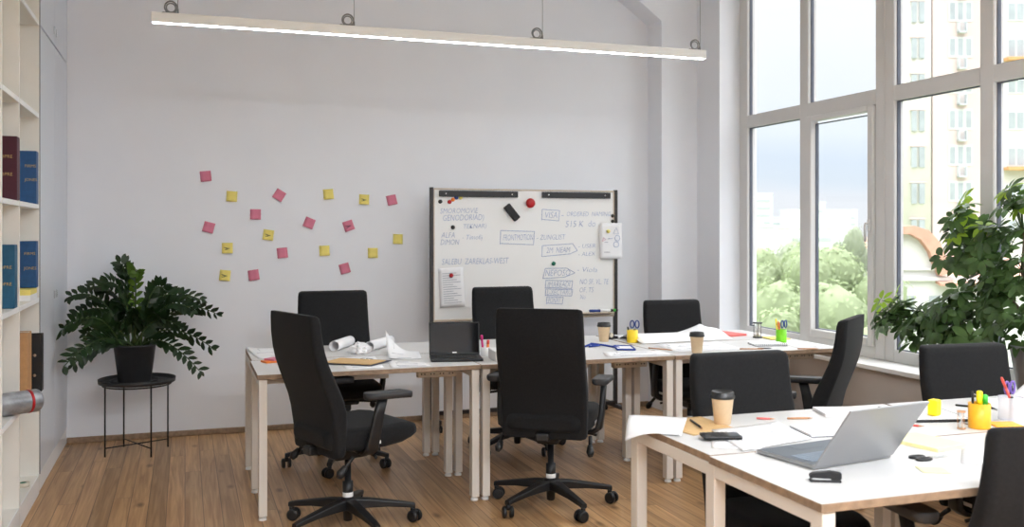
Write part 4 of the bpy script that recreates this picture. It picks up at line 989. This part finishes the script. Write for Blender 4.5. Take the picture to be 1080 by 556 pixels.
for k in range(15):
    z = 26.5 - 9 * 3.05 + k * 3.05 - 1.25
    if z < 6 or z > 40: continue
    w = MB(); w.box(36.95, -.06, z, 38.95, .02, z + 1.75); fr_ = w.build('window', 'white', tw)
    m = MB()
    for a in (37.05, 37.72, 38.42): m.box(a, -.07, z + .15, a + .45, -.05, z + 1.6)
    m.build('pane', 'winglass', fr_)
    m = MB(); m.box(37.65, -.45, z - 1.0, 38.35, 0, z - .9); m.box(37.65, -.45, z - 1.0, 37.70, 0, z - .05); m.box(38.30, -.45, z - 1.0, 38.35, 0, z - .05); m.box(37.65, -.45, z - .12, 38.35, -.40, z - .05)
    for q in range(5): m.box(37.74 + q * .13, -.44, z - .95, 37.77 + q * .13, -.41, z - .1)
    m.build('balcony', 'fargrey', tw)
    m = MB(); m.box(33.55, -.78, z - .2, 33.95, -.6, z + 1.5); m.box(34.15, -.82, z - .2, 34.60, -.6, z + 1.5); m.build('window', 'winglass', tw)
    m = MB(); m.box(33.40, -.75, z + 1.55, 34.75, -.5, z + 1.68); m.build('lintel', 'rose', tw)
    for j, a in enumerate((41.6, 44.4, 47.4)):
        m = MB(); m.box(a, -.66, z - .1, a + 1.5, -.58, z + 1.5); f2 = m.build('window', 'white', tw)
        m = MB(); m.box(a + .1, -.67, z, a + .68, -.65, z + 1.4); m.box(a + .8, -.67, z, a + 1.4, -.65, z + 1.4); m.build('pane', 'winglass', f2)
    if k % 3 == 0: MB().box(41.2, -1.6, z - .45, 44.0, -.6, z - .2).build('balcony', 'card', tw)
ar = thing('gabled_house', 'white house with a curved orange tiled gable below the tower', 'building', (40 * S_, 40 * C_, GZ), -YAW)
hz = -GZ + CAMH
def lx(u): return (u - 540) / F * 40
def lz(v): return hz + (245 - v) / F * 40
inner = [(lx(u), lz(v_)) for u, v_ in ((920, 285), (926, 268), (936, 254), (947, 247), (957, 247), (968, 253), (977, 265), (982, 278), (988, 291))]
outer = [(lx(u), lz(v_)) for u, v_ in ((912, 285), (918, 262), (930, 246), (944, 239), (960, 238), (976, 243), (988, 256), (995, 273), (1004, 287))]
m = MB(); m.prism([(lx(912), 0)] + [(lx(912), lz(300))] + inner + [(lx(1100), lz(297)), (lx(1100), 0)], 0, 1.2, 'y'); m.box(lx(962), 1.2, 0, lx(1100), 9, lz(297)); m.build('wall', 'white', ar)
m = MB()
for i in range(len(inner) - 1): m.prism([inner[i], inner[i + 1], outer[i + 1], outer[i]], -.35, 1.3, 'y')
m.build('gable_roof', 'tile', ar)
m = MB()
v0 = [(lx(986), -.5, lz(298)), (lx(1120), -.5, lz(298)), (lx(1120), 5, lz(272)), (lx(992), 5, lz(272)), (lx(986), -.5, lz(301)), (lx(1120), -.5, lz(301)), (lx(1120), 5, lz(278)), (lx(992), 5, lz(278))]
m.add(v0, [(0, 1, 2, 3), (7, 6, 5, 4), (0, 4, 5, 1), (1, 5, 6, 2), (2, 6, 7, 3), (3, 7, 4, 0)]); m.build('side_roof', 'tile', ar)
MB().box(lx(940), -.15, lz(285), lx(985), .02, lz(283)).build('cornice', 'cream', ar); MB().box(lx(912), -.2, lz(296), lx(1000), .02, lz(292)).build('cornice', 'cream', ar)
m = MB(); m.box(lx(952), -.05, lz(340), lx(964), .02, lz(312)); m.build('window', 'winglass', ar)
MB().box(lx(980), -.05, lz(340), lx(992), .02, lz(312)).build('window', 'winglass', ar)
lw = thing('low_house', 'low white house with orange roof peeking past the trees', 'building', (38 * S_, 38 * C_, GZ), -YAW)
def lx2(u): return (u - 540) / F * 38
def lz2(v): return hz + (245 - v) / F * 38
MB().box(lx2(903), 0, 0, lx2(926), 3, lz2(312)).build('wall', 'white', lw)
m = MB(); m.add([(lx2(892), -.6, lz2(314)), (lx2(927), -.6, lz2(312)), (lx2(927), 3, lz2(304)), (lx2(903), 3, lz2(305)), (lx2(892), -.6, lz2(317)), (lx2(927), -.6, lz2(315)), (lx2(927), 3, lz2(308)), (lx2(903), 3, lz2(309))], [(0, 1, 2, 3), (7, 6, 5, 4), (0, 4, 5, 1), (1, 5, 6, 2), (2, 6, 7, 3), (3, 7, 4, 0)]); m.build('roof', 'tile', lw)
# trees
def tree_mesh(seed, mt):
    rn = random.Random(seed); m = MB(); blobs = []
    for _ in range(16):
        a = rn.uniform(0, 2 * PI); rr = rn.uniform(.1, .72); blobs.append((rr * math.cos(a), rr * math.sin(a), rn.uniform(-.75, .55), rn.uniform(.28, .45)))
    blobs.append((0, 0, .62, .36))
    for bx, by, bz, br in blobs:
        b = bmesh.new(); bmesh.ops.create_icosphere(b, subdivisions=2, radius=br * .86)
        for v_ in b.verts: v_.co *= 1 + .14 * math.sin(v_.co.x * 31 + seed) * math.cos(v_.co.z * 27)
        m.bm(b, True, Matrix.Translation((bx, by, bz)))
        for _ in range(420):
            d = Vector((rn.gauss(0, 1), rn.gauss(0, 1), rn.gauss(0, 1))).normalized(); p = Vector((bx, by, bz)) + d * br * rn.uniform(.84, 1.08)
            t1 = d.orthogonal().normalized(); ang = rn.uniform(0, 6.28); t1 = (Matrix.Rotation(ang, 3, d) @ t1); t2 = (d.cross(t1) + d * rn.uniform(-.6, .6)).normalized(); s = rn.uniform(.02, .042)
            m.add([p - t1 * s, p + t2 * s * .55, p + t1 * s, p - t2 * s * .55], [(0, 1, 2, 3)])
    me_o = m.build('crown', mt, fixn=False); return me_o
crowns = [tree_mesh(5, 'tree'), tree_mesh(17, 'tree'), tree_mesh(29, 'tree2')]
TREES = [(803, 66, 258, 4.2, 0, 'leafy tree at the left end of the trees outside the first window'), (846, 55, 254, 3.6, 1, 'broad leafy tree in the middle behind the mullion outside'), (880, 30, 256, 2.4, 0, 'leafy tree left of the low orange roof'), (903, 36.2, 234, 1.0, 2, 'tall pointed grey green tree rising highest outside the sash'),
         (818, 25, 292, 2.5, 1, 'near bushy tree low in the first window'), (866, 19, 292, 1.8, 0, 'near bushy tree low in the second window, behind the side-view chair'), (776, 77, 262, 4.5, 1, 'tree half hidden by the window reveal'), (838, 95, 250, 5.0, 2, 'distant pale tree between the near crowns'), (790, 112, 256, 6.5, 2, 'distant pale tree on the far left outside')]
for i, (u, f, vt, rad, kd, lb) in enumerate(TREES):
    p = out(u, vt, f); t = thing('tree', lb, 'tree', (p[0], p[1], GZ), R(40 * i), 'trees outside the windows')
    c = crowns[kd].copy(); COL.objects.link(c); c.name = 'crown'; c.parent = t; zs = rad * (2.6 if kd == 2 and f < 40 else 1.12)
    c.location = (0, 0, p[2] - zs - GZ); c.scale = (rad, rad, zs)
    MB().tube([(0, 0, 0), (.1, 0, (p[2] - GZ) * .5), (0, 0, max(1, p[2] - GZ - zs))], [.28, .22, .15], 8).build('trunk', 'bark', t)
for c in crowns: bpy.data.objects.remove(c)
FAR = [(798, 420, 205, 14, 'farwhite', 'distant white tower block at the left edge of the view'), (792, 380, 232, 10, 'fargrey', 'distant grey block at the foot of the white tower'), (822, 460, 230, 20, 'farwhite', 'distant low white block behind the first tree'), (838, 430, 222, 6, 'fargrey', 'slim distant grey block left of the mullion'), (862, 480, 214, 8, 'farwhite', 'distant white block just right of the mullion'), (874, 440, 228, 20, 'fargrey', 'distant wide grey block in the second window'), (890, 500, 222, 14, 'farwhite', 'distant white block behind the pointed tree'), (806, 330, 240, 14, 'fargrey', 'distant flat grey roofs above the left trees'), (856, 290, 241, 14, 'farwhite', 'distant flat white roofs above the middle trees')]
for u, f, vt, w, mt, lb in FAR:
    p = out(u, vt, f); t = thing('city_block', lb, 'building', (p[0], p[1], GZ), -YAW, 'far city blocks'); h = p[2] - GZ
    MB().box(-w / 2, 0, 0, w / 2, 12, h).build('wall', mt, t); m = MB()
    nz = int(h // 3.2)
    for q in range(max(0, nz - 6), nz):
        m.box(-w / 2 + 1, -.15, q * 3.2 + 1.2, w / 2 - 1, .02, q * 3.2 + 2.4)
    if m.v: m.build('window_band', 'winglass' if mt == 'farwhite' else 'fargrey', t)
    MB().box(-w / 2 - .3, -.3, h, w / 2 + .3, 12.3, h + .5).build('roof', 'fargrey', t)

# ------------------------------------------------------------------ sky, light, camera
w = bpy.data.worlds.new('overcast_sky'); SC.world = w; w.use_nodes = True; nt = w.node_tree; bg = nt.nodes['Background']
N = lambda t: nt.nodes.new(t); L = nt.links.new
tc = N('ShaderNodeTexCoord'); sp = N('ShaderNodeSeparateXYZ'); L(tc.outputs['Generated'], sp.inputs[0])
ns = N('ShaderNodeTexNoise'); ns.inputs['Scale'].default_value = 5; ns.inputs['Detail'].default_value = 5
mp = N('ShaderNodeMapping'); mp.inputs['Scale'].default_value = (1, 1, 3.0); L(tc.outputs['Generated'], mp.inputs[0]); L(mp.outputs[0], ns.inputs['Vector'])
ma = N('ShaderNodeMath'); ma.operation = 'MULTIPLY_ADD'; L(ns.outputs['Fac'], ma.inputs[0]); ma.inputs[1].default_value = .05; 
sb = N('ShaderNodeMath'); sb.operation = 'SUBTRACT'; L(sp.outputs[2], sb.inputs[0]); sb.inputs[1].default_value = .025; L(sb.outputs[0], ma.inputs[2])
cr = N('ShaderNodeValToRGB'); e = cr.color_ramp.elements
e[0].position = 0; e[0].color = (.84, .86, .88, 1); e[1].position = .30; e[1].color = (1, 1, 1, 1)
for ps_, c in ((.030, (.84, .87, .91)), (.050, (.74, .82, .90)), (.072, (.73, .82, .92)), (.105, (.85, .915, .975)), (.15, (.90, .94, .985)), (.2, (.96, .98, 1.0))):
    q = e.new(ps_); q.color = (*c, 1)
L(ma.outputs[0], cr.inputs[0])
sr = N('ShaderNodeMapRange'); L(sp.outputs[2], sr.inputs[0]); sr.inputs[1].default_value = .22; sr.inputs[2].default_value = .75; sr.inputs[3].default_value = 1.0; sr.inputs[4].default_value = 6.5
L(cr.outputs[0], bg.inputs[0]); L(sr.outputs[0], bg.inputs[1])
su = bpy.data.lights.new('sun', 'SUN'); su.energy = .35; su.angle = R(8); su.color = (1, .97, .92); so = bpy.data.objects.new('sun', su); COL.objects.link(so)
so.rotation_euler = Vector((S_ + .25, C_ - .1, -.85)).to_track_quat('-Z', 'Y').to_euler()

cd = bpy.data.cameras.new('camera'); cam = bpy.data.objects.new('camera', cd); COL.objects.link(cam)
cam.location = (0, 0, CAMH); cam.rotation_euler = (PI / 2, 0, -YAW)
cd.sensor_width = 36; cd.lens = 36 * F / 1080; cd.shift_x = 0; cd.shift_y = -(278 - 245) / 1080
cd.clip_start = .05; cd.clip_end = 2000
cd.dof.use_dof = True; cd.dof.focus_distance = 5.0; cd.dof.aperture_fstop = 3.5
SC.camera = cam
vs = SC.view_settings; vs.view_transform = 'Standard'; vs.look = 'None'; vs.gamma = 1; vs.use_curve_mapping = False; vs.exposure = 0.18
try:
    SC.cycles.use_denoising = True; SC.cycles.max_bounces = 12; SC.cycles.diffuse_bounces = 8; SC.cycles.sample_clamp_indirect = 6; SC.cycles.caustics_reflective = False; SC.cycles.transparent_max_bounces = 16
except Exception: pass
